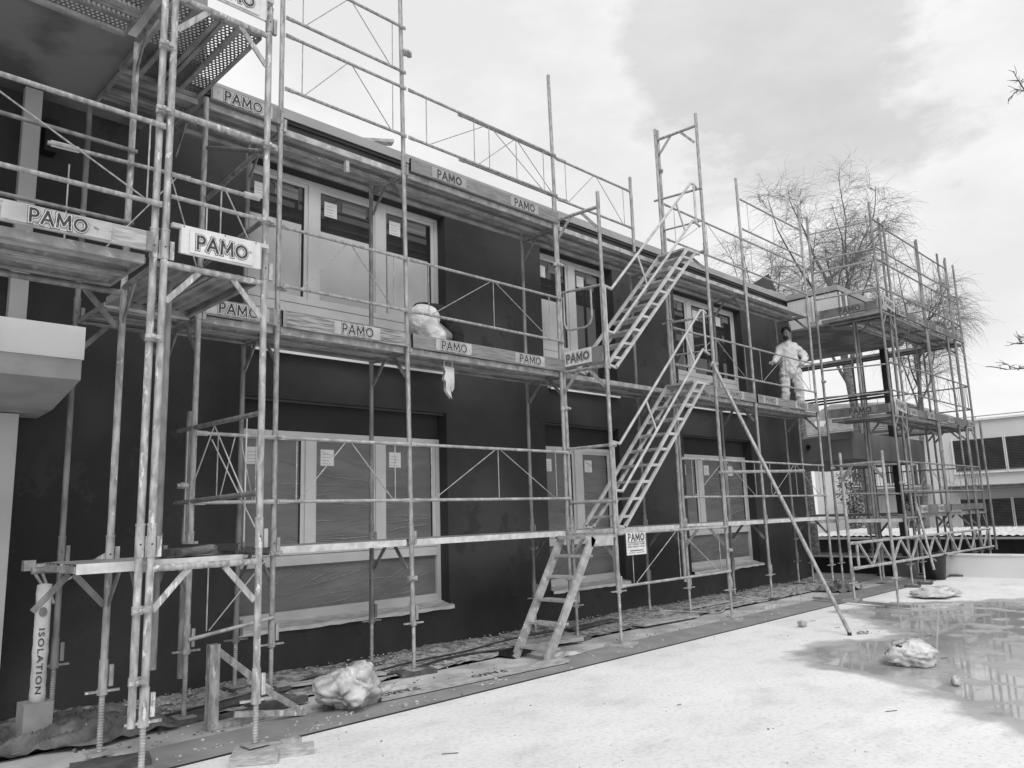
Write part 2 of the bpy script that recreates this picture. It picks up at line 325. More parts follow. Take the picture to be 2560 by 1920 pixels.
# ---------------------------------------------------------------- building
YW = .97
B = thing('building', 'two-storey building under renovation with dark grey render behind the scaffold', 'building', (4, 3, 0))
LOW = [(.14, 2.83), (4.65, 6.345), (8.17, 10.55)]; UP = [(.16, 2.86), (4.68, 6.4), (8.17, 10.55)]
def wall_with_holes(x0, x1, z0, z1, holes, y, th, m):
    mb = MB(); xs = sorted({x0, x1, *[h[0] for h in holes], *[h[1] for h in holes]}); zs = sorted({z0, z1, *[h[2] for h in holes], *[h[3] for h in holes]})
    for a, b in zip(xs, xs[1:]):
        col = [(c, d) for c, d in zip(zs, zs[1:]) if not any(h[0] <= (a+b)/2 <= h[1] and h[2] <= (c+d)/2 <= h[3] for h in holes)]
        i = 0
        while i < len(col):
            j = i
            while j+1 < len(col) and abs(col[j+1][0]-col[j][1]) < 1e-6: j += 1
            z_0, z_1 = col[i][0], col[j][1]
            mb.add([(a, y, z_0), (b, y, z_0), (b, y, z_1), (a, y, z_1)], [(0, 1, 2, 3)], m); i = j+1
    for h in holes:
        a, b, c, d = h; q = y+th
        mb.add([(a, y, c), (a, q, c), (a, q, d), (a, y, d)], [(0, 1, 2, 3)], WALL2); mb.add([(b, y, c), (b, y, d), (b, q, d), (b, q, c)], [(0, 1, 2, 3)], WALL2)
        mb.add([(a, y, d), (a, q, d), (b, q, d), (b, y, d)], [(0, 1, 2, 3)], WALL2); mb.add([(a, y, c), (b, y, c), (b, q, c), (a, q, c)], [(0, 1, 2, 3)], WALL2)
    return mb
holes = [(a, b, .5, 2.82) for a, b in LOW]+[(a, b, 3.38, 5.43) for a, b in UP]
mb = wall_with_holes(-9, 12.7, -.3, 5.98, holes, YW, .3, WALL)
mb.add([(12.7, YW, -.3), (12.7, 9, -.3), (12.7, 9, 5.98), (12.7, YW, 5.98)], [(0, 1, 2, 3)], WALL)
mb.add([(-9, 9, -.3), (-9, YW, -.3), (-9, YW, 5.98), (-9, 9, 5.98)], [(0, 1, 2, 3)], WALL)
mb.box((-9, 1.5, -.3), (12.68, 9, 5.9), WALL2)
mb.build('wall', B)
mb = MB(); mb.box((-9, .93, 5.985), (12.72, 9.2, 6.10), FASC); mb.box((-9, .95, 5.94), (12.70, 9.1, 5.985), BLACK); rf = mb.build('roof', B)  # black strip paints the shadow line under the flashing
mb = MB()
mb.add([(11.2, 1.0, 6.12), (11.95, .97, 6.5), (12.55, 1.3, 6.42), (12.3, .99, 6.16)], [(0, 1, 2, 3)], BLACK); 
mb.build('membrane_sheet', rf)
REFL = mat('painted_glass_reflection', .12, .26, 3, .6, stretch=(.5, 1, 14))  # light band reflected in the upper glass, painted as a strip
def window(x0, x1, z0, z1, mull, ztr, mats, pale_panels=None, stick=(), name='window'):
    """z0..z1 frame; ztr: transom band (lo, hi); mull: list of (lo, hi) posts; mats: pane material above, below"""
    f = MB(); y0, y1 = 1.125, 1.2; e = .055
    f.box((x0, y0, z0), (x0+e, y1, z1), FRAME); f.box((x1-e, y0, z0), (x1, y1, z1), FRAME)
    f.box((x0+e, y0, z0), (x1-e, y1, z0+.09), FRAME); f.box((x0+e, y0, z1-e), (x1-e, y1, z1), FRAME)
    f.box((x0+e, y0, ztr[0]), (x1-e, y1, ztr[1]), FRAME)
    f.box((x0+e, y0-.004, (ztr[0]+ztr[1])/2+.02), (x1-e, y0, (ztr[0]+ztr[1])/2+.024), BLACK)
    xs = [x0+e]
    for a, b in mull: f.box((a, y0+.001, ztr[1]), (b, y1, z1-e), FRAME); xs += [a, b]
    xs.append(x1-e)
    for i in range(0, len(xs), 2):
        a, b = xs[i], xs[i+1]; zc, zd = ztr[1], z1-e
        for (p, q) in (((a, zc), (a+.03, zd)), ((b-.045, zc), (b, zd)), ((a+.03, zd-.04), (b-.045, zd)), ((a+.03, zc), (b-.045, zc+.03))):
            f.box((p[0], y0+.02, p[1]), (q[0], y1-.01, q[1]), FRAME)
        f.box((b-.058, y0+.03, zc+.03), (b-.045, y0+.06, zd-.04), BLACK)
    w_ = f.build(name, B)
    fr = w_
    for i in range(0, len(xs), 2):
        a, b = xs[i]+.03, xs[i+1]-.058
        g = MB(); g.box((a, y0+.04, ztr[1]+.03), (b, y0+.05, z1-e-.04), mats[0]); g.build('pane', fr)
        if i//2 in stick:
            sx = a+.06; g = MB(); g.box((sx, y0+.036, z1-.36), (sx+.17, y0+.0395, z1-.18), STICK)
            for k in range(4): g.box((sx+.02, y0+.034, z1-.34+.035*k), (sx+.13-.02*(k % 2), y0+.036, z1-.335+.035*k), FASC)
            g.build('sticker', fr)
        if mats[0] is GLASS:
            g = MB(); g.box((a+.3, y0+.034, z1-.26), (b-.06, y0+.0385, z1-.13), REFL); g.build('reflection_strip', fr)  # painted reflection near the top of each upper pane
        if pale_panels and pale_panels.get(i//2):
            bz0, bz1, inset = pale_panels[i//2]; g = MB(); g.box((a+inset, y0+.027, bz0), (b-inset-.02, y0+.0385, bz1), SHEET_REFL); g.build('sheet_reflection_panel', fr)
    g = MB(); g.box((x0+e, y0+.04, z0+.09), (x1-e, y0+.05, ztr[0]), mats[1]); g.build('pane', fr)
    return w_
for i, (a, b) in enumerate(LOW):
    mu = [[(.955, 1.07), (1.875, 2.0)], [(5.45, 5.62)], [(8.83, 8.99), (9.68, 9.84)]][i]
    wd = window(a, b, .53, 2.5, mu, (1.08, 1.25), (FILM, FILM), None, (0, 1, 2))
    g = MB(); g.box((a, 1.15, 2.5), (b, 1.27, 2.82), WALL2); g.box((a, 1.0, 2.79), (b, 1.05, 2.818), BLACK); g.build('blind_box', wd)
    g = MB(); jag = [(a-.02+(b-a+.06)*k/24, .915+rnd.uniform(-.015, .01)) for k in range(25)]
    vs = [(x, y, .488+rnd.uniform(-.004, .004)) for x, y in jag]+[(x, 1.13, .54) for x, y in jag]+[(x, y, .452+rnd.uniform(-.008, .004)) for x, y in jag]
    n_ = 25; g.add(vs, [(k, k+1, k+1+n_, k+n_) for k in range(24)]+[(k, k+2*n_, k+1+2*n_, k+1) for k in range(24)], SILL); g.build('sill', wd)
def folds(par, x0, x1, z0, z1, n, seed, slope):
    rn = random.Random(seed); g = MB(); y = 1.158
    for k in range(n):
        L = rn.uniform(.15, .75)*(x1-x0); xa = rn.uniform(x0+.02, x1-L*.5); m_ = slope*rn.uniform(.2, 1.5)+rn.uniform(-.08, .08); za = rn.uniform(z0, z1); bow = rn.uniform(-.1, .1)*L; h = rn.uniform(.0012, .0032); pts = []
        for i in range(17):
            t_ = i/16; x = xa+L*t_; z = za+m_*L*t_+bow*4*t_*(1-t_)+.012*mn.noise(Vector((x*6, k*3.3, seed)))
            if x > x1-.02 or z > z1-.01 or z < z0+.01: break
            pts.append((x, z, h*math.sin(math.pi*min(1, t_+.06))))
        for (xa_, za_, ha), (xb_, zb_, hb) in zip(pts, pts[1:]): g.add([(xa_, y, za_-ha), (xb_, y, zb_-hb), (xb_, y-.004, zb_), (xa_, y-.004, za_), (xb_, y, zb_+hb), (xa_, y, za_+ha)], [(0, 1, 2, 3), (3, 2, 4, 5)], FOLD, True)
    tag(g.build('film_folds', par), kind='stuff')
for i, wd_ in enumerate([o for o in bpy.data.objects if o.name.startswith('window')]):
    a, b = LOW[i]
    folds(wd_, a+.08, b-.08, .64, 1.07, 22 if i == 0 else 20, 5+i, .28); folds(wd_, a+.1, b-.1, 1.3, 1.95, 26 if i == 0 else 20, 15+i, .02); folds(wd_, a+.1, b-.1, 1.9, 2.4, 5, 25+i, -.1)
for i, (a, b) in enumerate(UP):
    mu = [[(.955, 1.09), (1.875, 2.02)], [(5.48, 5.64)], [(8.83, 8.99), (9.68, 9.82)]][i]
    bl = [{0: (3.95, 4.88, .0), 1: (3.95, 4.86, .0), 2: (3.95, 4.83, .02)}, {0: (3.95, 4.72, .1)}, {}][i]  # first window: sheets behind glass; second: panel painted as a pale reflection
    st = [(0, 1, 2), (0, 1), (1, 2)][i]
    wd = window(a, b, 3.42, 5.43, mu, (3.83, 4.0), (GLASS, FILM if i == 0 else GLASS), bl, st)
    g = MB(); g.box((a+.06, .90, 3.30), (b-.04, .915, 3.335), FLASH); g.box((a+.06, .915, 3.325), (b-.04, 1.12, 3.345), FLASH); g.build('sill', wd)
# wings: roofed balconies at both ends
def wing(x0, x1, side):
    g = MB(); g.box((x0, -.17, 5.32), (x1, .93, 5.96), WHITE); g.build('attic_wall', B)
    g = MB(); g.box((x0-.03, -.2, 5.985), (x1+.03, .928, 6.10), FASC); g.box((x0-.01, -.18, 5.96), (x1+.01, .925, 5.985), BLACK); g.build('roof_edge', B)  # shadow line below the wing's roof edge painted as a black strip
    g = MB(); g.box((x0, -.18, 5.28), (x1, 2.4 if side > 0 else .95, 5.32), SOFF); g.build('soffit', B)
wing(12.62, 16.3, 1)
g = MB(); g.box((-9, -.48, 5.37), (-1.0, .93, 5.99), WHITE); g.build('attic_wall', B)
g = MB(); g.box((-9, -.5, 5.33), (-.97, .96, 5.37), SOFF); g.box((-9, -.515, 5.33), (-.97, -.5, 5.98), SOFF); g.build('soffit', B)
g = MB(); g.box((-9, -.53, 5.99), (-.95, .925, 6.10), FASC); g.build('roof_edge', B)
g = MB(); g.box((12.63, -.195, 5.33), (16.3, -.172, 5.955), SOFF); g.build('fascia_board', B)
g = MB()
g.box((12.95, -.21, 5.4), (13.02, -.175, 5.95), FLASH); g.box((12.66, -.21, 5.4), (12.72, -.175, 5.95), FLASH); g.box((12.56, .3, 5.4), (12.615, .36, 5.95), FLASH); g.box((12.56, .42, 5.4), (12.615, .47, 5.95), FLASH); g.build('batten', B)
# left balcony
g = MB(); g.prism([(-.2, 2.62), (-.2, 2.77), (.95, 2.77), (.95, 2.46), (.5, 2.48), (-.02, 2.585)], -9, -1.68, 0, CONC); lb = g.build('balcony_slab', B)
g = MB(); g.box((-9, -.215, 2.772), (-1.67, -.15, 3.02), PARA); g.box((-1.715, -.15, 2.772), (-1.67, .95, 3.02), PARA); g.build('balcony_parapet', B)
g = MB(); g.box((-1.99, .72, 0), (-1.86, .8, 2.46), POST); g.box((-1.99, .72, 2.77), (-1.86, .8, 5.28), POST); g.build('post', B)
g = MB(); g.box((-1.8, .82, 4.8), (-1.7, .95, 5.1), BLACK); g.build('wall_lamp', B)
# right balcony
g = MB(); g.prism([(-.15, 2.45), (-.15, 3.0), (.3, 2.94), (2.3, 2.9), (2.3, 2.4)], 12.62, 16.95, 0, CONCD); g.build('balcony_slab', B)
g = MB(); g.box((12.56, -.2, 2.85), (12.615, .3, 3.0), CONCD); g.tube((12.6, .75, 2.75), (12.57, .75, 2.75), .05, BLACK); g.build('balcony_nose', B)
g = MB(); g.box((16.3, .24, 0), (16.45, .4, 2.45), WALL2); g.box((16.3, .24, 3.0), (16.45, .4, 5.28), WALL2); g.build('post', B)

# ---------------------------------------------------------------- scaffold kit
L1, L2, L3 = 1.318, 3.32, 5.318
TR = .0242
def standard(par, x, y, z0, z1, m=TUBE, jack=True, joints=(1.33, 3.33, 5.33), lean=(0, 0), pad=None, low=None, clip=1, name='standard'):
    """tube from z0 to z1 with sleeves at the joints, wedge plates, and a spindle jack below"""
    g = MB(); P_ = lambda z: (x+lean[0]*(1-z/8)+lean[1]*z/8, y, z)
    zb = z0 if not jack else (low if low else .5)
    g.tube(P_(zb), P_(z1), TR, m, 12)
    for j in joints:
        if zb+.1 < j < z1-.2:
            g.tube(P_(j-.06), P_(j+.14), TR+.0045, m, 12); g.tube(P_(j+.135), P_(j+.15), TR+.007, m, 12)
            if clip: p = P_(j); g.box((p[0]+.03, p[1]-.014, j-.06), (p[0]+.06, p[1]+.014, j+.07), m); g.tube((p[0]-.004, p[1]-TR-.006, j+.02), (p[0]-.004, p[1]-TR-.002, j+.02), .006, BLACK, 6)
    if jack: g.tube(P_(zb), P_(zb+.2), TR+.005, m, 12); p = P_(zb+.1); g.box((p[0]+.034, p[1]-.014, zb+.02), (p[0]+.062, p[1]+.014, zb+.16), m)
    s_ = g.build(name, par)
    if jack:
        g = MB(); p = P_(.0); zp = z0; prof = []; z = zp+.01
        while z < zb: prof += [(.0165, z), (.0205, z+.006), (.0205, z+.009), (.0165, z+.015)]; z += .018
        g.lathe((p[0], p[1], 0), prof, ALUD, 10)
        g.tube((p[0], p[1], zb-.03), (p[0], p[1], zb+.01), .034, m, 10); g.bar((p[0]-.1, p[1]+.03, zb-.01), (p[0]+.1, p[1]-.03, zb-.005), .028, .014, m)
        g.build('base_jack', s_)
        g = MB(); g.box((p[0]-.075, p[1]-.075, zp), (p[0]+.075, p[1]+.075, zp+.009), ALUD); g.build('base_plate', s_)
        if pad:
            g = MB(); a = R(pad[2] if len(pad) > 2 else 12); dx, dy = pad[0]/2, pad[1]/2; ca, sa = math.cos(a), math.sin(a)
            cs = [(-dx, -dy), (dx, -dy), (dx, dy), (-dx, dy)]; cs = [(p[0]+u*ca-v*sa, p[1]+u*sa+v*ca) for u, v in cs]
            g.prism(cs, zp-.04, zp-.001, 2, PAD if len(pad) < 4 else WOODL); g.build('wood_pad', s_)
    return s_
def coupler(par, x, y, z, d=(1, 0), m=ALUD):
    g = MB(); dx, dy = d
    g.tube((x, y, z-.025), (x, y, z+.025), .034, m, 10); g.tube((x+dx*.055, y+dy*.055, z-.022), (x+dx*.055, y+dy*.055, z+.022), .032, m, 10)
    g.tube((x-dy*.05, y-.05*abs(dx), z), (x-dy*.05, y+.0*dx, z), .011, m, 6); g.ball((x-dy*.06, y-.055, z), .015, m, 6); g.box((x-.045, y-.05, z-.012), (x+.05, y-.034, z+.012), m)
    return g.build('coupler', par)
def transom(par, p, q, z, m=TUBE, g1=True, g2=True, gl=.24):
    """top bar of a frame with flat corner braces"""
    g = MB(); a, b = Vector((*p, z-.05)), Vector((*q, z-.05)); g.tube(a, b, .0225, m, 10); d = (b-a).normalized()
    if g1: g.bar(a+d*gl-Vector((0, 0, .015)), a+d*.02-Vector((0, 0, gl+.02)), .012, .04, m)
    if g2: g.bar(b-d*gl-Vector((0, 0, .015)), b-d*.02-Vector((0, 0, gl+.02)), .012, .04, m)
    return g.build('transom', par)
def railframe(par, p, q, z1, z2, m=TUBE, pat='/\\', r=.0165, ext=0, thin=.0055):
    """double guard rail: two tubes joined by thin rods"""
    a, b = Vector((*p, 0)), Vector((*q, 0)); L = (b-a).length; d = (b-a)/L; g = MB(); P_ = lambda t, z: a+d*t+Vector((0, 0, z))
    for z in (z1, z2):
        g.tube(P_(.03-ext, z), P_(L-.03+ext, z), r, m, 8)
        for t in (.06, L-.06): g.bar(P_(t-.045, z), P_(t+.045, z), .012, .04, m)
    e = .2 if L < 2 else .27; mid = L/2
    g.tube(P_(e, z1), P_(e, z2), thin, m, 6, caps=False); g.tube(P_(L-e, z1), P_(L-e, z2), thin, m, 6, caps=False)
    if L > 2: g.tube(P_(mid, z1), P_(mid, z2), thin, m, 6, caps=False)
    if pat == '/\\': g.tube(P_(e+.02, z1), P_(mid-.02, z2), thin, m, 6, caps=False); g.tube(P_(mid+.02, z2), P_(L-e-.02, z1), thin, m, 6, caps=False)
    else: g.tube(P_(e+.02, z2), P_(mid, z1), thin, m, 6, caps=False); g.tube(P_(mid, z1), P_(L-e-.02, z2), thin, m, 6, caps=False)
    return g.build('guard_rail', par)
def deckboard(par, p, q, side, z, wd=.32, m=STEEL, edge=None, perf=False):
    """steel plank, folded edges and ribs underneath; side: unit vector across"""
    a, b = Vector((*p, z)), Vector((*q, z)); s_ = Vector((*side, 0)); g = MB(); edge = edge or m; d = (b-a).normalized(); a = a+d*.03; b = b-d*.03
    def strip(u0, z0_, u1, z1_, mm): g.add([a+s_*u0+Vector((0, 0, z0_)), b+s_*u0+Vector((0, 0, z0_)), b+s_*u1+Vector((0, 0, z1_)), a+s_*u1+Vector((0, 0, z1_))], [(0, 1, 2, 3)], mm)
    strip(.004, 0, wd-.004, 0, PERF if perf else m)
    for u in (.004, wd-.004):
        sg = 1 if u < wd/2 else -1
        strip(u, 0, u, -.062, edge); strip(u, -.062, u+sg*.03, -.062, edge); strip(u+sg*.03, -.062, u+sg*.03, -.045, m)
    if not perf:
        for k in range(1, 4):
            u = wd*k/4; strip(u-.022, -.001, u-.008, -.024, m); strip(u-.008, -.024, u+.008, -.024, m); strip(u+.008, -.024, u+.022, -.001, m)
    else:
        u = wd/2; strip(u-.02, -.001, u-.02, -.03, m); strip(u-.02, -.03, u+.02, -.03, m); strip(u+.02, -.03, u+.02, -.001, m)
    for e in (a, b): g.bar(e+s_*.01+Vector((0, 0, -.035)), e+s_*(wd-.01)+Vector((0, 0, -.035)), .02, .04, m)
    return g.build('deck_board', par)
def toeboard(par, p, q, z, m=WOOD, h=.15, lift=.0, nrm=None, t=.028):
    a, b = Vector((*p, z+lift+h/2)), Vector((*q, z+lift+h/2)); g = MB(); g.bar(a, b, t, h, m)
    d = (b-a).normalized()
    for e in (a+d*.02, b-d*.02): g.bar(e-d*.02, e+d*.02, t+.006, h+.004, TUBED)
    return g.build('toe_board', par)

# ---------------------------------------------------------------- main scaffold along the facade
F = thing('facade_scaffold', 'long steel tube scaffold with three deck levels along the dark facade', 'scaffold', (4, .3, 0))
XS = [0, 1.505, 4.007, 6.532, 8.999, 11.478]
tops = [8.2, 8.2, 7.46, 7.54, 7.46, 7.53]
leans = [(.0, -.012), (.035, -.075), (.03, -.075), (.012, -.01), (.01, -.02), (-.045, .05)]
pads = [(.42, .2, 20), (.4, .24, -8), (.25, .25), (.22, .22), (.2, .2), (.25, .2)]
for x, t, ln, pd in zip(XS, tops, leans, pads): standard(F, x, 0, .045, t, TUBE, lean=ln, pad=pd, low=.42 if x > 3 else .5)
standard(F, -.75, -.03, .045, L3, TUBE, pad=(.5, .2, 8), low=.55)
for x in [-1.5, 0, 1.505, 4.007, 6.5, 9.0, 11.45]:
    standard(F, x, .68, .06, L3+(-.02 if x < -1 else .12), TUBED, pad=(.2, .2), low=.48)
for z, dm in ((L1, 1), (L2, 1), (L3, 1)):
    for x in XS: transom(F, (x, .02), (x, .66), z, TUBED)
    transom(F, (-.75, -.01), (-.75, .66), z, TUBED)
segs = [(-.75, 0)]+list(zip(XS, XS[1:]))
for lv, z in enumerate((L1, L2, L3)):
    for a, b in segs:
        if lv == 0 and a < 0: continue
        for k in range(2): deckboard(F, (a, .015+.305*k), (b, .015+.305*k), (0, 1), z, .3, STEEL, (DUST, ALUD, ALUD)[lv] if k == 0 else STEEL, perf=(lv == 2))
# guard rails on the outer row
for lv, z in enumerate((L1, L2, L3)):
    for a, b in zip(XS, XS[1:]):
        if abs(a-4.007) < .1 and lv == 2:
            railframe(F, (4.007, 0), (5.7, 0), z+.37, z+.95); continue
        if abs(a-4.007) < .1 and lv == 1: continue
        if abs(a-4.007) < .1 and lv == 0: continue
        railframe(F, (a, -.028), (b, -.028), z+.396, z+.97, ALUD if lv == 0 else TUBE, '/\\')
railframe(F, (0, -.028), (1.505, -.028), 6.48, 7.03); railframe(F, (9.0, -.028), (11.47, -.028), 6.49, 7.06)
railframe(F, (2.3, .04), (4.3, .04), 5.73, 6.31)
standard(F, 5.7, .0, L3, 6.5, TUBE, jack=False)
# toe boards and their signs
def toe_with_signs(par, a, b, z, signs, plate=SIGNG, m=WOOD, y=-.03, ol=True, tw=.44, h=.15):
    tb = toeboard(par, (a+.03, y), (b-.03, y), z, m, h)
    for xc, pw in signs: pamo_sign(tb, (xc, y-.0142-.0042+.004, z+.077), (1, 0, 0), (0, -1, 0), pw, .128 if h < .18 else h-.03, plate, tw, ol)
    return tb
toe_with_signs(F, -.75, 0, L2, [(-.4, .58)])
toe_with_signs(F, 0, 1.505, L2, [(.845, .54)], m=WOODW)
toe_with_signs(F, 1.505, 4.007, L2, [(2.11, .52), (3.33, .52)])
toe_with_signs(F, 6.532, 8.999, L2, [(8.27, .54)]); toe_with_signs(F, 8.999, 11.478, L2, [(9.49, .54), (10.72, .52)])
toe_with_signs(F, -.75, 0, L3, [(-.41, .58)]); toe_with_signs(F, 1.505, 4.007, L3, [(2.09, .52), (3.33, .5)], plate=mat('sign_faded', .26, .36, 6, .7, 0, spots=(.16, 20, .62)), ol=False)
# small clamps
for x, y, z in ((0, 0, 2.3), (0, 0, 1.26), (1.505, 0, .93), (0, 0, 6.75), (1.505, 0, 6.75), (4.007, .68, 1.1), (6.5, .68, 2.8), (11.45, .68, .9), (0, 0, 3.7)):
    coupler(F, x, y, z)
# hanging strap under deck 3 and small bracket
g = MB(); g.box((.73, .0, 5.08), (.77, .04, 5.2), WOODL); g.build('tag', F)

# ---------------------------------------------------------------- stair tower in front of the main scaffold
T_ = thing('stair_tower', 'narrow scaffold tower carrying the aluminium stairs in front of the facade', 'scaffold tower', (5.3, -.3, 0))
YT = -.672
standard(T_, 4.03, YT, .03, 5.57, TUBE, pad=(.3, .3, 15, 1), joints=(1.33, 3.33), low=.62)
standard(T_, 6.56, YT, .03, 7.58, TUBE, pad=(.25, .25, 15, 1), low=.42, lean=(-.03, .03))
standard(T_, 3.94, -.0, .5, 5.75, TUBE, jack=False, joints=(1.33, 3.33)); standard(T_, 6.46, -.0, .5, 7.54, TUBE, jack=False)
for z in (1.32, 3.36, 5.42): transom(T_, (3.97, -.0), (4.03, YT+.02), z)
for z in (1.32, 3.38, 5.40, 7.42): transom(T_, (6.5, -.0), (6.56, YT+.02), z)
g = MB(); g.tube((4.0, .08, 4.38), (4.03, YT, 4.34), .017, TUBE)
g.pipe([(4.03, -.02, 4.37), (4.03, -.02, 3.95), (4.03, -.06, 3.88), (4.03, -.14, 3.86), (4.03, -.36, 3.85), (4.03, -.44, 3.88), (4.03, -.48, 3.95), (4.03, -.48, 4.34)], .014, TUBE); g.build('gate', T_)
for p, q, r, m in (((6.46, .1, 4.36), (6.56, YT-.03, 4.34), .018, TUBE), ((6.46, .1, 6.36), (6.56, YT-.03, 6.34), .018, TUBE), ((6.5, .0, 3.85), (6.56, YT, 3.83), .014, TUBE), ((6.5, 0, 5.85), (6.56, YT, 5.83), .014, TUBE), ((4.0, -.0, 1.66), (4.03, YT-.05, 1.66), .024, ALUD), ((4.0, 0, 2.33), (4.03, YT-.02, 2.33), .018, ALUD)):
    g = MB(); g.tube(p, q, r, m); g.build('cross_tube', T_)
railframe(T_, (4.03, YT-.03), (6.56, YT-.03), .665, 1.275, ALUD)
tb = toeboard(T_, (4.0, -.03), (4.0, YT+.0), 3.36, WOOD, .2); pamo_sign(tb, (4.0-.019, -.26, 3.475), (0, -1, 0), (-1, 0, 0), .45, .19, SIGNW, .36)
n_ = MB(); n_.box((4.15, YT-.062, 1.015), (4.54, YT-.056, 1.275), SIGNW)
pamo(n_, (4.345, YT-.062, 1.222), (1, 0, 0), (0, 0, 1), (0, -1, 0), .31, INK, .2, .0015)
for k, tx in enumerate(('Das Betreten des Gerüstes', 'ist für Unbefugte verboten', 'Eltern haften für Kinder')):
    lettering(n_, (4.345, YT-.062, 1.165-.026*k), (1, 0, 0), (0, 0, 1), (0, -1, 0), tx, .33, INK, .012, .0015, 1)
n_.box((4.21, YT-.064, 1.06), (4.48, YT-.062, 1.07), INK); n_.box((4.18, YT-.064, 1.038), (4.3, YT-.062, 1.043), INK); n_.box((4.34, YT-.064, 1.038), (4.5, YT-.062, 1.043), INK)
tag(n_.build('notice_sign'), 'white safety notice with PAMO heading hung on the guard rail below the stairs', 'sign')
for c in ((6.56, YT, .95), (6.5, 0, 6.85), (6.5, 0, 4.4), (3.97, 0, 4.75), (4.0, 0, 2.85), (4.03, YT, 2.33), (6.56, YT, 3.62), (3.97, 0, .75)): coupler(T_, *c, d=(-1, 0) if c[0] < 5 and c[1] == 0 else (1, 0))

def stair(z0, lab):
    t = thing('stair_flight', lab, 'stairs', (4.2, -.35, z0), 'aluminium scaffold stair flights'); H = 1.985
    for y in (-.6, -.1):
        g = MB()
        a0, a1 = Vector((4.15, y, z0+.03)), Vector((6.17, y, z0+H)); b0, b1 = Vector((4.30, y, z0)), Vector((6.39, y, z0+H))
        for p, q in ((a0, a1), (b0, b1)): g.bar(p, q, .028, .042, ALU)
        g.bar(a0+Vector((-.02, 0, 0)), b0+Vector((.02, 0, 0)), .028, .03, ALU); g.bar(a1, b1+Vector((.12, 0, 0)), .03, .04, ALU)
        for k in range(9):
            s_ = (k+.55)/9.2; p, q = a0.lerp(a1, s_), b0.lerp(b1, s_); zz = (p.z+q.z)/2
            g.bar((p.x-.02, y, zz), (q.x+.0, y, zz), .03, .034, ALU)
        g.build('stringer', t)
    for k in range(9):
        s_ = (k+.55)/9.2; x = 4.2+2.06*s_; zz = z0+.02+H*s_; g = MB(); g.box((x-.04, -.585, zz-.015), (x+.16, -.115, zz+.012), ALUD); g.build('tread', t)
    g = MB(); g.box((6.12, -.585, z0+H-.01), (6.5, -.115, z0+H+.02), ALUD); g.build('landing', t)
    g = MB(); y = -.62; r = .019
    g.pipe([(4.10, y, z0+1.04), (4.275, y, z0+1.02), (6.38, y, z0+3.07), (6.46, y, z0+3.08), (6.53, y, z0+3.05)], r, ALU)
    g.pipe([(4.10, y, z0+.45), (4.275, y, z0+.44), (6.37, y, z0+2.48), (6.55, y, z0+2.43)], r, ALU)
    g.tube((4.14, y, z0+1.04), (4.14, y, z0+.06), .017, ALU); g.tube((6.46, y, z0+3.07), (6.46, y, z0+2.44), .017, ALU)
    for s_ in (.29, .79):
        x = 4.275+2.1*s_; g.bar((x, y, z0+1.02+2.05*s_), (x+.2, y, z0+.44+2.04*s_+.19), .012, .032, ALU)
    g.build('handrail', t)
    return t
stair(L1+.02, 'aluminium stair flight rising from the lowest deck to the middle deck')
stair(L2+.0, 'aluminium stair flight rising from the middle deck to the top deck')
# the steep site ladder-stair at the bottom
t = thing('step_ladder', 'steep timber coloured ladder stair with flat steps from the ground to the lowest deck', 'ladder', (2.9, -.5, 0))
for y in (-.25, -.72): g = MB(); g.bar((2.71, y, .0), (3.54, y, 1.27), .032, .095, ALUD, up=(0, 1, 0)) if False else g.bar((2.71, y, .01), (3.54, y, 1.25), .03, .1, ALUD); g.build('stringer', t)
for zz in (.12, .355, .586, .826, 1.048): x = 2.76+.83*zz/1.27; g = MB(); g.box((x-.07, -.705, zz-.012), (x+.1, -.265, zz+.012), ALUD); g.build('step', t)
g = MB(); g.box((3.44, -.705, 1.235), (4.0, -.265, 1.27), ALUD); g.box((3.5, -.735, 1.15), (3.9, -.705, 1.26), ALUD); g.build('platform', t)

# raker and its horizontal tube
g = MB(); g.tube((6.10, -2.46, .03), (6.42, -.73, 3.62), .0242, TUBE, 12); g.tube((6.10, -2.46, .0), (6.10, -2.455, .04), .0245, BLACK); rk = g.build('raking_tube')
coup = coupler(rk, 6.42, -.73, 3.58); tag(rk, 'long slanting prop tube from the terrace up to the stair tower', 'tube')
g = MB(); g.tube((6.4, YT-.06, 2.035), (9.07, YT-.03, 2.10), .024, TUBE, 10); ht = g.build('cross_tube_horizontal'); ht.name = 'ledger_tube'; coupler(ht, 7.75, YT-.05, 2.07); coupler(ht, 9.0, YT-.03, 2.1); tag(ht, 'horizontal tube clamped across the slanting prop tube', 'tube')

# ---------------------------------------------------------------- left scaffold round the balcony
G_ = thing('balcony_scaffold', 'near scaffold stepping out round the left balcony, splashed with plaster', 'scaffold', (-1.5, -.9, 0))
YF = -1.3
standard(G_, -.80, YF, .07, 6.2, TUBEW, joints=(1.42, 3.36, 5.36), low=.36, lean=(.01, -.01))
g = standard(G_, -1.52, YF, .0, 6.2, TUBEW, joints=(1.4, 3.36, 5.36), low=.36)
standard(G_, -1.585, YF+.015, .33, 6.2, TUBEW, jack=False, joints=(1.4, 3.36, 5.36))
standard(G_, -1.53, -.57, .045, 5.25, TUBEW, joints=(1.33,), low=.45)
standard(G_, -1.5, -.05, .3, 3.3, TUBED, jack=False, joints=(1.33,)) if False else standard(G_, -1.36, -.98, .6, 3.25, TUBED, jack=False, joints=(1.33,))
standard(G_, -.70, .2, .3, 2.5, TUBED, jack=False, joints=(1.45,))
for z in (.6, 1.02, 2.75): coupler(G_, -1.585, YF, z, d=(1, 0))
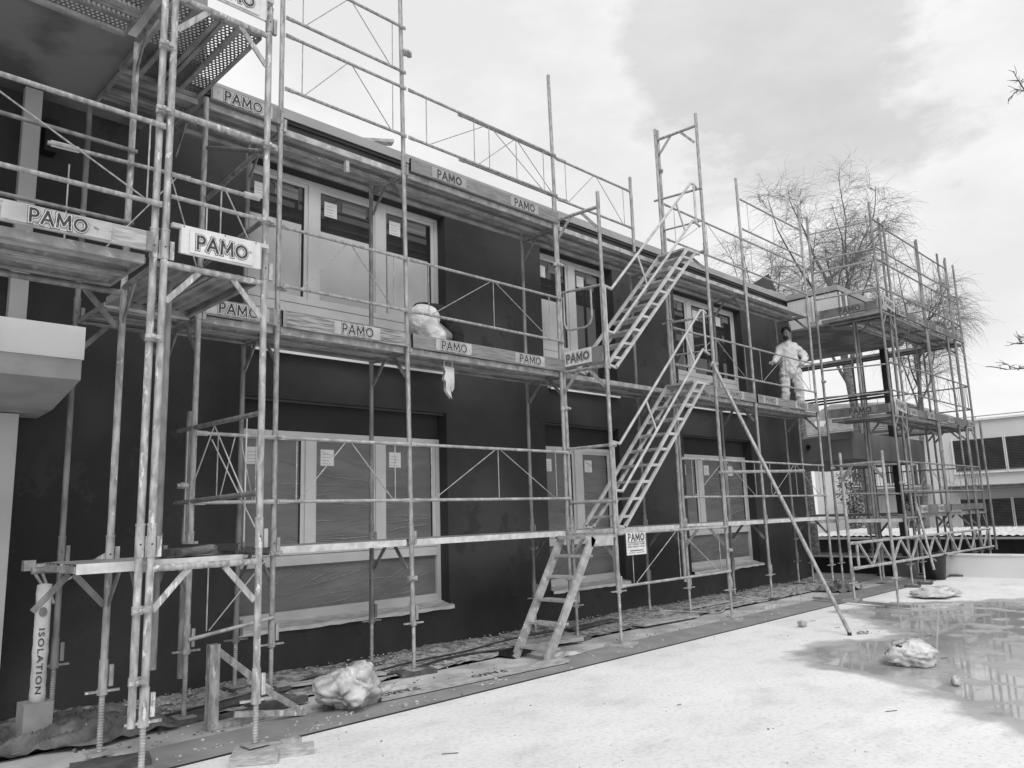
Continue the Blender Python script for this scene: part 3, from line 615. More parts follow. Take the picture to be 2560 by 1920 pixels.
coupler(G_, -1.585, YF, 4.36); coupler(G_, -1.585, YF, 4.85); coupler(G_, -.8, YF, 4.35); coupler(G_, -.8, YF, 3.75, d=(1, 0)); coupler(G_, -.76, .12, 1.86, d=(.0, 1))
for z in (L1, L2, L3):
    transom(G_, (-1.52, YF), (-.80, YF), z+.0, TUBEW); transom(G_, (-1.55, YF+.02), (-1.53, -.57), z, TUBED)
    if z > 2: 
        for k in range(2): deckboard(G_, (-1.5+.34*k, -1.27), (-1.5+.34*k, -.03), (1, 0), z, .33, STEEL, perf=(z > 5))
        for k in range(2):
            deckboard(G_, (-3.6, -1.26+.35*k), (-2.35 if z > 5 else -1.6, -1.26+.35*k), (0, 1), z, .34, STEEL, ALUD)
            if z > 5: deckboard(G_, (-2.4, -1.26+.35*k), (-1.6, -1.26+.35*k), (0, 1), z, .34, STEEL, ALUD, perf=True)
        deckboard(G_, (-1.5, .02), (-.78, .02), (0, 1), z, .32, STEEL, perf=(z > 5)); deckboard(G_, (-1.5, .35), (-.78, .35), (0, 1), z, .32, STEEL, perf=(z > 5))
    else:
        deckboard(G_, (-1.95, -1.22), (-.84, -1.22), (0, 1), z, .32, STEEL, DUST); deckboard(G_, (-1.95, -.88), (-.84, -.88), (0, 1), z, .32, STEEL)
transom(G_, (-1.5, .66), (-.75, .68), L2, TUBED); transom(G_, (-2.0, -.57), (-1.53, -.57), L1, TUBED); transom(G_, (-2.6, -.57), (-1.55, -.57), L2-.04, TUBED, g1=False)
g = MB(); g.tube((-1.5, YF, 4.371), (-.78, YF, 4.371), .0242, TUBEW, 12); g.build('cross_tube', G_)
g = MB()
for z in (4.235, 3.668): g.tube((-3.6, YF-.03, z), (-1.57, YF-.03, z), .0175, TUBE, 8); g.bar((-1.66, YF-.03, z), (-1.56, YF-.03, z), .014, .04, TUBE)
g.tube((-1.66, YF-.03, 4.23), (-1.66, YF-.03, 3.67), .006, TUBE, 6); g.tube((-2.6, YF-.03, 4.16), (-1.67, YF-.03, 3.68), .006, TUBE, 6); g.build('guard_rail', G_)
g = MB()
for z in (4.342, 3.768): g.tube((-3.6, -.6, z), (-1.5, -.6, z), .017, TUBED, 8)
g.tube((-2.1, -.62, 4.21), (-1.1, -.62, 4.24), .017, TUBE, 8); g.bar((-2.08, -.62, 4.212), (-1.9, -.62, 4.217), .014, .045, ALU); g.tube((-1.95, -.6, 3.4), (-1.95, -.6, 4.1), .006, TUBE, 6)
g.tube((-1.85, -.62, 3.3), (-1.2, -.62, 4.22), .006, TUBE, 6); g.tube((-1.25, -.62, 4.22), (-.95, -.62, 3.3), .006, TUBE, 6); g.build('guard_rail', G_)
g = MB()
for z in (3.905, 3.748): g.tube((-1.5, YF-.02, z), (-.86 if z > 3.8 else -.8, YF-.02, z), .0165, TUBE, 8)
g.bar((-.98, YF-.02, 3.909), (-.86, YF-.02, 3.911), .014, .045, ALU)
g.tube((-1.15, YF-.02, 3.905), (-1.15, YF-.02, 3.4), .006, TUBE, 6); g.tube((-1.12, YF-.02, 3.9), (-.9, YF-.02, 3.5), .006, TUBE, 6); g.tube((-1.25, YF-.02, 3.74), (-1.25, YF-.02, 3.4), .006, TUBE, 6); g.build('guard_rail', G_)
# toe boards / end panels
tb = toeboard(G_, (-3.6, YF-.045), (-1.62, YF-.045), L2, WOODL, .13); pamo_sign(tb, (-2.175, YF-.045-.0155, L2+.066), (1, 0, 0), (0, -1, 0), .6, .112, SIGNG, .44)
for z in (L2, L3):
    g = MB(); yy = YF-.05; g.bar((-1.44, yy, z+.13), (-.86, yy, z+.13), .02, .2, SIGNW)
    for xx in (-1.47, -.83): g.bar((xx-.03, yy, z+.215), (xx+.03, yy, z+.215), .03, .03, ALU)
    for xx in (-1.44, -.86): g.bar((xx-.004, yy-.001, z+.13), (xx+.004, yy-.001, z+.13), .024, .2, ALU)
    for xx in (-1.42, -1.13, -.9): g.tube((xx, yy-.011, z+.22), (xx, yy-.013, z+.22), .005, BLACK, 6)
    pn = g.build('end_panel', G_); pamo_sign(pn, (-1.15, yy-.0145, z+.125), (1, 0, 0), (0, -1, 0), .46, .165, SIGNW, .35)
# rails between scaffold and side (-Y direction) beside the short standard
g = MB(); g.tube((-.74, .33, 2.34), (-.79, -1.26, 2.31), .02, TUBED, 8); g.tube((-.74, .33, 1.72), (-.79, -1.26, 1.74), .02, TUBED, 8)
for a, b in (((-.75, -.98, 2.31), (-.75, -.98, 1.4)), ((-.75, .1, 2.33), (-.75, .1, 1.4)), ((-.75, .05, 1.75), (-.75, -.42, 2.31)), ((-.75, -.42, 2.31), (-.75, -.95, 1.75)), ((-.75, -.38, 2.2), (-.75, -1.15, 1.5))): g.tube(a, b, .006, ALU, 6)
g.build('side_rail', G_)
g = MB(); g.tube((-.70, .15, 4.37), (-.8, YF, 4.37), .02, TUBED, 8); g.tube((-.70, .15, 3.77), (-.8, YF, 3.77), .02, TUBED, 8); g.tube((-.72, .1, 4.9), (-.8, YF+.05, 4.33), .02, TUBED, 8); g.build('side_rail', G_)
railframe(G_, (-.75, -.05), (0, -.03), L1+.396, L1+.97, ALUD)
g = MB(); g.tube((-.75, -.06, .63), (0, -.03, .72), .0165, ALUD, 8); g.tube((-.6, -.05, .68), (-.6, -.05, 1.25), .006, ALUD, 6); g.tube((-.58, -.05, .68), (-.05, -.04, 1.26), .006, ALUD, 6); g.build('brace_frame', G_)
g = MB(); g.tube((-.1, .68, L1+.0), (1.4, .66, L1-.01), .02, ALUD, 8) if False else None
# wall bracket by the insulation pack
g = MB(); g.tube((-1.72, .62, 1.25), (-1.5, .66, 1.26), .02, ALUD, 8); g.box((-1.78, .58, 1.22), (-1.7, .66, 1.3), ALUD); g.tube((-1.72, .62, 1.24), (-1.53, .68, .95), .012, ALUD, 8); g.tube((-1.66, .62, 1.24), (-1.53, .68, .95), .012, ALUD, 8); g.build('bracket', G_)
g = MB(); g.bar((-1.5, .6, 1.13), (-1.2, .5, 1.32), .012, .045, TUBEW); g.build('corner_brace', G_)
# small upright frame at the foot with wooden plank
t = thing('support_frame', 'small upright steel support frame with diagonal standing on the paving', 'support frame', (-.45, -.5, 0))
g = MB(); g.box((-.73, -.43, .02), (-.65, -.36, .62), TUBEW); g.build('post', t); g = MB(); g.bar((-.69, -.4, .6), (-.45, -1.2, .42), .012, .05, TUBEW) if False else g.bar((-.66, -.4, .57), (-.40, -.78, .27), .014, .05, TUBEW); g.build('brace', t)
g = MB(); g.box((-.74, -.46, .006), (-.2, -.36, .045), TUBEW); g.bar((-.56, -.5, .1), (-.02, -.62, .03), .04, .04, TUBEW); g.bar((-.36, -.3, .3), (-.04, -.6, .04), .014, .045, TUBEW); g.bar((-.62, -.3, .04), (.2, -.25, .05), .06, .05, PAD); g.build('foot', t)

# ---------------------------------------------------------------- right scaffold round the balcony
Q = thing('end_scaffold', 'far scaffold wrapping round the right balcony at the end of the building', 'scaffold', (14.5, -.8, 0))
YC = -1.2
for x, tp in ((12.05, 7.45), (12.72, 7.2), (14.62, 7.25), (16.1, 7.28), (16.62, 7.22), (17.28, 7.25)):
    standard(Q, x, YC, .04, tp, TUBED, pad=(.25, .25), low=.42)
for x, y, tp in ((12.66, YC+.06, 7.3), (14.7, YC, 7.3), (16.68, YC, 7.3), (17.42, YC-.1, 3.4)): standard(Q, x, y, .4, tp, TUBED, jack=False)
for x, y, tp in ((12.0, .05, 7.5), (11.95, .62, 5.3), (12.45, -.5, 5.25), (12.6, -.5, 5.25), (14.55, -.5, 5.3), (16.1, -.5, 5.3), (16.62, -.5, 5.3), (16.62, 1.2, 7.2), (17.28, 1.2, 7.2)):
    standard(Q, x, y, .04, tp, TUBED, low=.42)
for zi, z in enumerate((L1-.02, 3.22, 5.26)):
    for k in range(2):
        deckboard(Q, (12.72, YC+.02+.34*k), (14.62, YC+.02+.34*k), (0, 1), z, .33, STEEL); deckboard(Q, (14.62, YC+.02+.34*k), (16.62, YC+.02+.34*k), (0, 1), z, .33, STEEL)
        if zi != 0: deckboard(Q, (12.05+.33*k, YC+.02), (12.05+.33*k, .0), (1, 0), z, .32, STEEL)
        deckboard(Q, (16.64+.32*k, YC+.02), (16.64+.32*k, 3.2), (1, 0), z, .31, STEEL)
    if zi == 0:
        for k in range(2): deckboard(Q, (12.05+.33*k, YC+.02), (12.05+.33*k, .66), (1, 0), 1.24, .32, STEEL, DUST)
    transom(Q, (12.05, YC), (12.72, YC), z, TUBED)
    for x in (12.66, 14.6, 16.1, 16.62): transom(Q, (x, YC), (x, -.5), z, TUBED)
    transom(Q, (16.62, YC), (17.28, YC), z, TUBED)
    # rails facing the camera side (X constant) and front
    for dz in (.45, 1.0) if zi < 2 else (.45, 1.03, 1.28, 1.86):
        g = MB(); g.tube((12.0, .04, z+dz), (12.05, YC, z+dz-.05), .0165, TUBE, 8); g.tube((12.05, YC, z+dz), (12.72, YC, z+dz), .022 if dz in (1.0, 1.03, 1.86) else .017, TUBED, 8); g.build('guard_rail', Q)
    railframe(Q, (12.72, YC-.02), (14.62, YC-.02), z+.45, z+1.0, TUBED); railframe(Q, (14.62, YC-.02), (16.62, YC-.02), z+.45, z+1.0, TUBED)
    railframe(Q, (17.3, YC), (17.3, 1.2), z+.45, z+1.0, TUBED); railframe(Q, (16.62, YC), (17.28, YC), z+.45, z+1.0, TUBED)
railframe(Q, (12.72, YC-.02), (14.62, YC-.02), 6.5, 7.05, TUBED); railframe(Q, (14.62, YC-.02), (16.62, YC-.02), 6.5, 7.0, TUBED)
railframe(Q, (12.0, .04), (12.05, YC), 5.7, 6.27, TUBE)
WD = mat('toe_board_dark', .1, .17, 5, .8)
for z in (3.22, 5.26):
    tb = toeboard(Q, (12.0, .0), (12.03, YC+.02), z+.02, WD, .17); pamo_sign(tb, (12.02-.0185, -.62, z+.11), (0, -1, 0), (-1, 0, 0), .6, .15, mat('sign_darkened', .16, .22, 6, .7), .42, False)
    g = MB(); pn = tb; up = Vector((-.22, 0, 1)).normalized(); pamo_sign(Q, (12.4, YC-.04, z+.16), Vector((1, 0, -.12)).normalized(), (0, -1, 0), .62, .22, SIGNG, .45, False, uz=Vector((.12, 0, 1)).normalized(), name='end_panel')
    tb = toeboard(Q, (12.74, YC-.03), (14.6, YC-.03), z, WD); [pamo_sign(tb, (x, YC-.0485, z+.075), (1, 0, 0), (0, -1, 0), .42, .13, SIGNG, .36, False) for x in (13.05, 14.1)]
    tb = toeboard(Q, (14.64, YC-.03), (17.2, YC-.03), z, WD); [pamo_sign(tb, (x, YC-.0485, z+.075), (1, 0, 0), (0, -1, 0), .42, .13, SIGNG, .36, False) for x in (15.4, 16.9)]
tb = toeboard(Q, (12.74, YC-.03), (14.6, YC-.03), L1-.01, WD, .17); [pamo_sign(tb, (x, YC-.0485, L1+.08), (1, 0, 0), (0, -1, 0), .38, .14, SIGNG, .33, False) for x in (13.0, 14.0)]
tb = toeboard(Q, (14.7, YC-.03), (17.2, YC-.03), L1+.02, WD, .13)
for x, y, z in ((12.72, YC, 2.25), (12.72, YC, 4.1), (12.72, YC, 1.05), (12.05, YC, 1.9), (14.62, YC, 2.6), (12.0, .05, 2.25), (12.0, .05, 4.0), (16.62, YC, 1.9)): coupler(Q, x, y, z)
g = MB(); g.tube((12.35, -1.5, .3), (12.75, YC, 1.5), .0242, TUBE, 10); g.build('loose_tube', Q)
for k in range(3):
    g = MB(); g.tube((12.1, .6, 3.55+.06*k), (12.35, -1.05, 3.6+.05*k), .02, BLACK, 6); g.build('stored_tube', Q)

# free-standing frame with lattice girder
t = thing('standing_frame', 'portal scaffold frame of two bright tubes standing in front of the end scaffold', 'scaffold frame', (9.3, -1.6, 0))
standard(t, 9.41, -1.2, .03, 2.37, ALUD, joints=(), low=.3, pad=(.2, .2)); standard(t, 9.17, -1.95, .03, 2.34, ALUD, joints=(), low=.42, pad=(.5, .3, 10, 1))
g = MB(); a, b = Vector((9.40, -1.2, 2.16)), Vector((9.17, -1.95, 2.165)); g.tube(a, b, .026, ALUD, 10); d = (b-a).normalized()
g.bar(a+d*.22, a+d*.02-Vector((0, 0, .24)), .012, .05, ALUD); g.bar(b-d*.22, b-d*.02-Vector((0, 0, .24)), .012, .05, ALUD); g.build('top_bar', t)
g = MB(); zt0, zt1, zb0, zb1 = .915, .88, .52, .475; x0, x1 = 9.4, 17.2; Zt = lambda x: zt0+(zt1-zt0)*(x-x0)/(x1-x0); Zb = lambda x: zb0+(zb1-zb0)*(x-x0)/(x1-x0); yy = -1.27
g.tube((x0-.1, yy, Zt(x0)), (x1, yy, Zt(x1)), .0242, ALUD, 10); g.tube((x0-.1, yy, Zb(x0)), (x1+.1, yy, Zb(x1)), .0242, ALUD, 10)
g.tube((x0+.14, yy, Zt(x0)), (x0+.14, yy, Zb(x0)), .0242, ALUD, 8); g.tube((x1-.1, yy, Zt(x1)), (x1-.1, yy, Zb(x1)), .0242, ALUD, 8)
nn = 8; px = x0+.24
for k in range(nn):
    w_ = (x1-.2-x0-.24)/nn; g.bar((px, yy, Zt(px)-.02), (px+w_*.46, yy, Zb(px+w_*.46)+.02), .03, .035, ALUD); g.bar((px+w_*.54, yy, Zb(px)+.02), (px+w_, yy, Zt(px+w_)-.02), .03, .035, ALUD); px += w_
o = g.build('lattice_girder'); tag(o, 'long zigzag lattice girder clamped horizontally to the portal frame', 'girder')
for z in (Zt(x0), Zb(x0)): coupler(o, 9.41, yy, z)

# ---------------------------------------------------------------- near-ground clutter
def bagmesh(name, c, sx, sy, sz, m, seed, n=26, rough=.22):
    g = MB(); vs = []; k = n//2; o_ = Vector((seed*7.3, seed*3.1, seed*1.7))
    for i in range(k+1):
        th = math.pi*i/k
        for j in range(n):
            ph = 2*math.pi*j/n; d = Vector((math.sin(th)*math.cos(ph), math.sin(th)*math.sin(ph), math.cos(th)))
            cre = min(1, abs(mn.noise(d*2.3+o_))*5); cre2 = min(1, abs(mn.noise(d*5.1+o_*2))*4)
            q = 1+rough*1.5*mn.noise(d*1.4+o_*3)-rough*.75*(1-cre)**2-rough*.22*(1-cre2)**2
            vs.append((c[0]+sx*d.x*q, c[1]+sy*d.y*q, max(c[2]+.004, c[2]+sz*.8+sz*d.z*q)))
    fs = [(i*n+j, i*n+(j+1) % n, (i+1)*n+(j+1) % n, (i+1)*n+j) for i in range(k) for j in range(n)]
    g.add(vs, fs, m, True); return g.build(name, recalc=True)
tag(bagmesh('rubbish_bag', (.36, -.68, .0), .29, .25, .2, BAGG, 3, 80, .36), 'big crumpled plastic rubbish bag on the grey strip near the window', 'bag')
o = bagmesh('rubbish_bag', (4.72, -3.62, .0), .22, .22, .13, BAG, 5, 48, .3)
g = MB(); g.add([(4.7, -3.64, .19), (4.5, -3.55, .3), (4.74, -3.6, .2), (4.95, -3.7, .25), (4.78, -3.55, .19), (4.6, -3.5, .2)], [(0, 1, 2), (2, 3, 4), (2, 4, 5)], BAG); g.box((4.52, -3.6, .185), (4.66, -3.55, .2), BLACK); g.build('knot', o)
tag(o, 'tied round white plastic bag lying in the puddle', 'bag')
tag(bagmesh('plastic_bundle', (10.6, -2.03, 0), .42, .32, .1, BAG, 9, 44, .25), 'flat white plastic bundle on the terrace beyond the puddle', 'bundle')
tag(bagmesh('paper_ball', (4.01, -4.2, 0), .05, .04, .05, BAG, 10, 14, .5), 'tiny crumpled paper ball in the puddle', 'litter')
tag(bagmesh('plaster_lump', (6.45, -1.72, 0), .07, .06, .045, BAGG, 12, 12, .4), 'small pale lump on the dry terrace left of the prop tube', 'lump')
g = MB(); a = None
for k in range(14): 
    th = k*.48; b = (6.28+.09*math.cos(th)+.02*k/5, -2.53+.05*math.sin(th), .012+.004*(k % 3)); 
    if a: g.tube(a, b, .008, TUBED, 6)
    a = b
tag(g.build('wire_loop'), 'small wire loop lying by the foot of the prop tube', 'wire')
def rag(name, c, sx, sy, h, m, seed, lab, cat, n=26):
    vs = []; o_ = Vector((seed*5.1, seed*2.3, 0))
    for j in range(n+1):
        for i in range(n+1):
            u, v = i/n-.5, j/n-.5; e = 1+.5*mn.noise(Vector((math.atan2(v, u)*1.1, seed, 0))); w_ = Vector((u*sx*3.2, v*sy*3.2, 0))+o_
            rd = 1-min(1, abs(mn.noise(Vector((w_.x*.8+w_.y*.5, w_.y*1.7-w_.x*.7, 0))))*3.5); edge = max(0, 1-(2*max(abs(u), abs(v)))**3)
            vs.append((c[0]+sx*u*e, c[1]+sy*v*e, c[2]+.006+h*(.75*rd+.35*abs(mn.noise(w_*2)))*(.25+.75*edge)))
    g = MB(); g.add(vs, [(j*(n+1)+i, j*(n+1)+i+1, (j+1)*(n+1)+i+1, (j+1)*(n+1)+i) for j in range(n) for i in range(n)], m, True); return tag(g.build(name), lab, cat)
rag('tarpaulin', (-1.5, .3, .02), 1.25, 1.0, .16, TARP, 2, 'crumpled grey tarpaulin heaped at the wall foot in the near corner', 'tarpaulin', 60)
rag('cloth', (3.2, -.55, .0), .5, .18, .05, BAG, 5, 'crumpled pale cloth on the ground right of the ladder foot', 'cloth')
rag('film_scrap', (1.0, -.42, .0), .4, .3, .05, BAGG, 8, 'torn film scrap on the paving beside the big rubbish bag', 'film')
rag('film_scrap', (10.9, -.35, .0), .9, .5, .22, TARP, 4, 'dark sheet heaped at the far end of the facade', 'film')
# planks and blocks
def plank(p, q, w_, h, m, lab, name='plank', txt=None):
    g = MB(); g.bar(p, q, w_, h, m); o = g.build(name)
    if txt:
        d = (Vector(q)-Vector(p)).normalized(); sd_ = Vector((0, 0, 1)).cross(d)
        for f_ in txt: s_ = MB(); pamo(s_, Vector(p).lerp(Vector(q), f_)+Vector((0, 0, h/2)), -d, -sd_, (0, 0, 1), .38, INK, .16, .0015); s_.build('lettering', o)
    return tag(o, lab, 'plank')
plank((.62, -.68, .03), (2.85, -.83, .03), .16, .03, WOODL, 'long board with PAMO lettering lying flat on the grey strip', txt=(.1, .55))
plank((9.2, -.62, .05), (8.75, -2.28, .05), .05, .04, ALUD, 'pale tube-like plank lying across the terrace under the portal frame')
plank((3.1, .1, .06), (3.9, -.1, .06), .3, .04, WOODL, 'warped board on the rubble right of the ladder')
plank((5.2, -.05, .05), (6.45, -.1, .04), .2, .03, WOODL, 'flat board on the rubble between the stair tower feet')
plank((-.9, -1.5, .03), (-.72, -1.24, .03), .3, .055, WOODL, 'thick block under the nearest right tube foot')
plank((-.72, -1.46, .035), (-.5, -1.56, .035), .07, .07, WOODL, 'short grey timber offcut beside the nearest tube foot')
plank((-.62, -1.33, .035), (-.48, -1.35, .035), .05, .06, ALUD, 'small metal angle piece near the nearest tube foot')
plank((-1.75, -.72, .02), (-1.3, -.85, .02), .25, .03, PAD, 'dark board under the left plastered tube foot')
plank((2.66, -.16, .05), (2.98, -.12, .05), .2, .05, BLACK, 'black flat block behind the ladder foot', 'block')
plank((7.8, -.47, .03), (8.05, -.5, .03), .06, .05, BAG, 'short white roll on the grey strip', 'roll')
plank((.2, .3, .07), (1.25, .1, .05), .12, .02, WOODL, 'thin bent board on the rubble behind the big bag')
plank((-.75, .0, .04), (.3, .25, .06), .09, .03, PAD, 'dark narrow batten on the rubble at the near jack feet')
plank((6.9, .3, .06), (8.2, .35, .05), .12, .02, WOODL, 'thin pale board on the rubble below the far window')
plank((4.3, .35, .07), (5.4, .5, .06), .14, .02, PAD, 'dark thin board on the rubble below the middle window')
# cables
def cable(pts, r, lab, m=CABLE):
    g = MB(); P_ = [Vector(p) for p in pts]; fine = []
    for i in range(len(P_)-1):
        a, b = P_[i], P_[i+1]; p0 = P_[max(0, i-1)]; p3 = P_[min(len(P_)-1, i+2)]
        for k in range(8):
            t = k/8; fine.append(.5*((2*a)+(b-p0)*t+(2*p0-5*a+4*b-p3)*t*t+(3*a-p0-3*b+p3)*t**3))
    fine.append(P_[-1])
    for a, b in zip(fine, fine[1:]): g.tube(a, b, r, m, 6, caps=False)
    return tag(g.build('cable'), lab, 'cable', 'cables on the rubble')
cable([(-.9, .15, .04), (-.2, .25, .05), (.3, .33, .06), (.9, .2, .04), (1.7, .28, .06), (2.5, .35, .05), (3.4, .4, .08), (4.4, .45, .06)], .011, 'black cable trailing along the rubble below the near window')
cable([(-.8, .0, .03), (0, .12, .04), (.7, .4, .07), (1.3, .05, .04), (2.2, .2, .05), (3.0, .1, .04)], .012, 'thick black hose curving along the rubble behind the big bag')
cable([(6.5, .5, .06), (6.8, .1, .04), (6.95, -.18, .03), (7.3, -.1, .03), (7.75, .1, .04), (8.6, .1, .04), (9.3, -.05, .03), (10.1, .2, .04)], .014, 'cable looping over the rubble at the far window', ALUD)
# rubble chips on gravel, strip and terrace
g = MB(); rn = random.Random(4)
def chip(x, y, s_, m, z=.0):
    a = rn.uniform(0, 6.28); b = s_*rn.uniform(.3, 1); h = s_*rn.uniform(.1, .5); ca, sa = math.cos(a), math.sin(a)
    vs = [(x+u*s_*ca-v*b*sa, y+u*s_*sa+v*b*ca, z+w_*h) for u, v, w_ in ((-.5, -.5, 0), (.5, -.4, 0), (.4, .5, 0), (-.5, .4, 0), (-.3, -.3, 1), (.4, -.2, .8), (.2, .4, 1), (-.35, .3, .7))]
    g.add(vs, [(4, 5, 6, 7), (0, 1, 5, 4), (1, 2, 6, 5), (2, 3, 7, 6), (3, 0, 4, 7)], m)
for _ in range(3200): x = -2+14.5*rn.random()**1.3; y = rn.uniform(.1, .95); chip(x, y, rn.uniform(.006, .03), rn.choice((RUBBLE, RUBBLE, RUBBLE, BAG, WOODL, BAGG)), .02+.045*y)
for _ in range(420): x = -1.6+13*rn.random()**1.4; y = rn.uniform(-.6, .15); chip(x, y, rn.uniform(.006, .03), rn.choice((RUBBLE, PAD, BAG)), .006)
tag(g.build('rubble'), 'scattered plaster chips and grit along the foot of the wall', kind='stuff')
g = MB()
for _ in range(200):
    if rn.random() < .5: cx, cy = rn.choice(((-.25, -1.0), (.75, -.98), (1.75, -.95), (.1, -.85), (-.9, -.9))); x, y = rn.gauss(cx, .16), min(-.62, max(-1.12, rn.gauss(cy, .05)))
    else: x, y = rn.uniform(-1.5, 9), rn.uniform(-1.1, -.6)
    chip(x, y, rn.uniform(.008, .03), rn.choice((BAG, BAG, RUBBLE)), .007)
for _ in range(260): x = -1+11*rn.random()**1.2; y = -1.2-5*rn.random(); chip(x, y, rn.uniform(.004, .016), rn.choice((PAD, RUBBLE, BAG)), .001)
tag(g.build('grit'), 'small crumbs of plaster strewn over the strip and the terrace', kind='stuff')
g = MB()
for _ in range(13): x = -.5+9*rn.random(); y = -1.4-4.2*rn.random(); a = rn.uniform(-.9, -.2); l_ = rn.uniform(.04, .11); g.tube((x, y, .004), (x+l_*math.cos(a), y+l_*math.sin(a), .006), .003, PAD, 5)
tag(g.build('twigs'), 'thin dark twigs and wire ends lying on the terrace', kind='stuff')

# insulation pack standing at the left
t = thing('insulation_pack', 'tall film-wrapped insulation roll standing on a grey block at the near wall', 'insulation', (-1.7, .3, .1))
g = MB(); rn = random.Random(8); prof = [(.052+rn.uniform(-.003, .003), .28+.84*k/14) for k in range(15)]; prof = [(.001, .28)]+prof+[(.05, 1.125), (.001, 1.135)]; g.lathe((-1.7, .3, 0), prof, PACK, 18)
s_ = Vector((-.22, -.97, 0)).normalized(); ux = Vector((0, 0, -1)); 
o = g.build('roll', t)
g = MB(); lettering(g, Vector((-1.7, .3, .58))+s_*.056, Vector((0, 0, -1)), Vector((.97, -.22, 0)), s_, 'ISOLATION', .46, INK, .012, .001, .7, 1.2); g.build('lettering', o)
g = MB(); g.add([Vector((-1.7, .3, 0))+s_*.055+Vector((.97, -.22, 0))*(.028*math.cos(a))+Vector((0, 0, .93+.035*math.sin(a))) for a in [k*math.pi/8 for k in range(16)]], [tuple(range(16))], TUBED); g.build('emblem', o)
g = MB(); g.box((-1.8, .22, .05), (-1.61, .42, .285), FOAM); g.build('block', t)

# bin, crates near the end
t = thing('rubbish_bin', 'black plastic rubbish bin standing against the low white wall', 'bin', (13.7, -1.2, 0))
g = MB(); g.lathe((13.75, -1.05, 0), [(.001, .005), (.2, .005), (.25, .45), (.255, .47)], BLACK, 20); g.build('body', t); g = MB(); g.lathe((13.75, -1.05, 0), [(.27, .46), (.275, .49), (.24, .51), (.001, .52)], BLACK, 20); g.tube((13.5, -1.15, .42), (13.48, -1.2, .38), .015, ALU); g.build('lid', t)
g = MB(); g.box((14.05, -.55, 0), (14.4, -.25, .3), SLAT); g.box((14.08, -.52, .3), (14.37, -.28, .31), BLACK); tag(g.build('crate'), 'dark grey square crate behind the black bin', 'crate')
g = MB(); g.box((14.1, -.1, 0), (14.5, .2, .22), BLACK); g.box((14.14, -.06, .22), (14.46, .16, .235), SLAT); tag(g.build('crate'), 'low black crate near the dark parapet', 'crate')
g = MB(); g.box((14.55, -26, -.1), (14.75, -1.0, .43), WHITE); g.box((14.52, -26, .43), (14.78, -1.0, .455), FLASH); o = g.build('low_wall'); tag(o, 'low white parapet wall at the edge of the terrace', 'wall')
g = MB(); g.box((14.55, -.98, -.1), (14.75, 6, .35), BLACK); g.box((14.52, -.98, .35), (14.78, 6, .375), FASC); o = g.build('dark_parapet'); tag(o, 'dark parapet with pale cap behind the end scaffold', 'wall')

# hanging bag and things on the decks
g = MB(); hb = [(2.08, 3.21), (2.235, 3.2), (2.23, 3.12), (2.25, 3.04), (2.235, 2.96), (2.2, 2.93), (2.19, 2.9), (2.215, 2.84), (2.16, 2.9), (2.13, 2.94), (2.115, 3.03), (2.09, 3.06), (2.1, 3.14)]
for yy_ in (.115, .15): g.add([(x, yy_+.02*math.sin(40*x+25*z), z) for x, z in hb]+[(2.165, (.09 if yy_ < .13 else .175), 3.08)], [(i, (i+1) % 13, 13) for i in range(13)], BAG, True)
g.tube((2.1, .13, 3.2), (2.1, .12, 3.27), .008, BAG, 6); g.tube((2.22, .13, 3.2), (2.22, .12, 3.27), .008, BAG, 6)
tag(g.build('hanging_bag'), 'torn pale plastic bag hanging below the middle deck', 'bag')
g = MB(); g.bar((-1.35, -1.1, L1+.035), (-.9, -1.0, L1+.04), .12, .05, PAD); g.bar((-1.2, -.95, L1+.06), (-.86, -1.12, L1+.05), .05, .05, BLACK); g.tube((-1.3, -1.2, L1+.03), (-1.0, -1.05, L1+.05), .03, TARP, 7); tag(g.build('gloves'), 'dark work gloves and rags left on the near lowest deck', 'gloves')
g = MB(); g.box((1.15, 2.0, 6.1), (2.15, 2.12, 6.14), WOODL); g.bar((1.1, 1.6, 6.2), (2.2, 1.2, 6.35), .12, .04, WOODL); tag(g.build('roof_plank'), 'timber plank sticking up over the roof edge', 'plank')

# ---------------------------------------------------------------- people
def skin_mesh(name, joints, edges, mats, vox=.014):
    """one continuous surface: tapered limbs between joints, fused by a voxel remesh and smoothed"""
    g = MB()
    def rr_(r): return r if isinstance(r, tuple) else (r, r)
    for k, (p, r) in joints.items(): r = rr_(r); g.ball(p, r[0], SKIN, 16, (1, r[1]/r[0], (r[0]+r[1])/2/r[0]))
    for a, b in edges:
        (p, ra), (q, rb) = joints[a], joints[b]; ra, rb = rr_(ra), rr_(rb); p, q = Vector(p), Vector(q); n = max(2, int((q-p).length/.02))
        for i in range(1, n):
            t_ = i/n; c = p.lerp(q, t_); r1, r2 = ra[0]+(rb[0]-ra[0])*t_, ra[1]+(rb[1]-ra[1])*t_; g.ball(c, r1, SKIN, 12, (1, r2/r1, (r1+r2)/2/r1))
    me = bpy.data.meshes.new('u'); me.from_pydata(g.v, [], g.f); ob = bpy.data.objects.new('u', me); COL.objects.link(ob)
    md = ob.modifiers.new('r', 'REMESH'); md.mode = 'VOXEL'; md.voxel_size = vox
    sm_ = ob.modifiers.new('s', 'SMOOTH'); sm_.factor = .5; sm_.iterations = 3
    dg = bpy.context.evaluated_depsgraph_get(); m2 = bpy.data.meshes.new_from_object(ob.evaluated_get(dg)); bpy.data.objects.remove(ob)
    vs = [v.co.copy() for v in m2.vertices]; fs = [tuple(p.vertices) for p in m2.polygons]; bpy.data.meshes.remove(m2); bpy.data.meshes.remove(me)
    return vs, fs
def place(vs, loc, rz, s_=1.):
    M_ = Matrix.Translation(loc) @ Matrix.Rotation(rz, 4, 'Z') @ Matrix.Scale(s_, 4); return [M_ @ Vector(v) for v in vs]
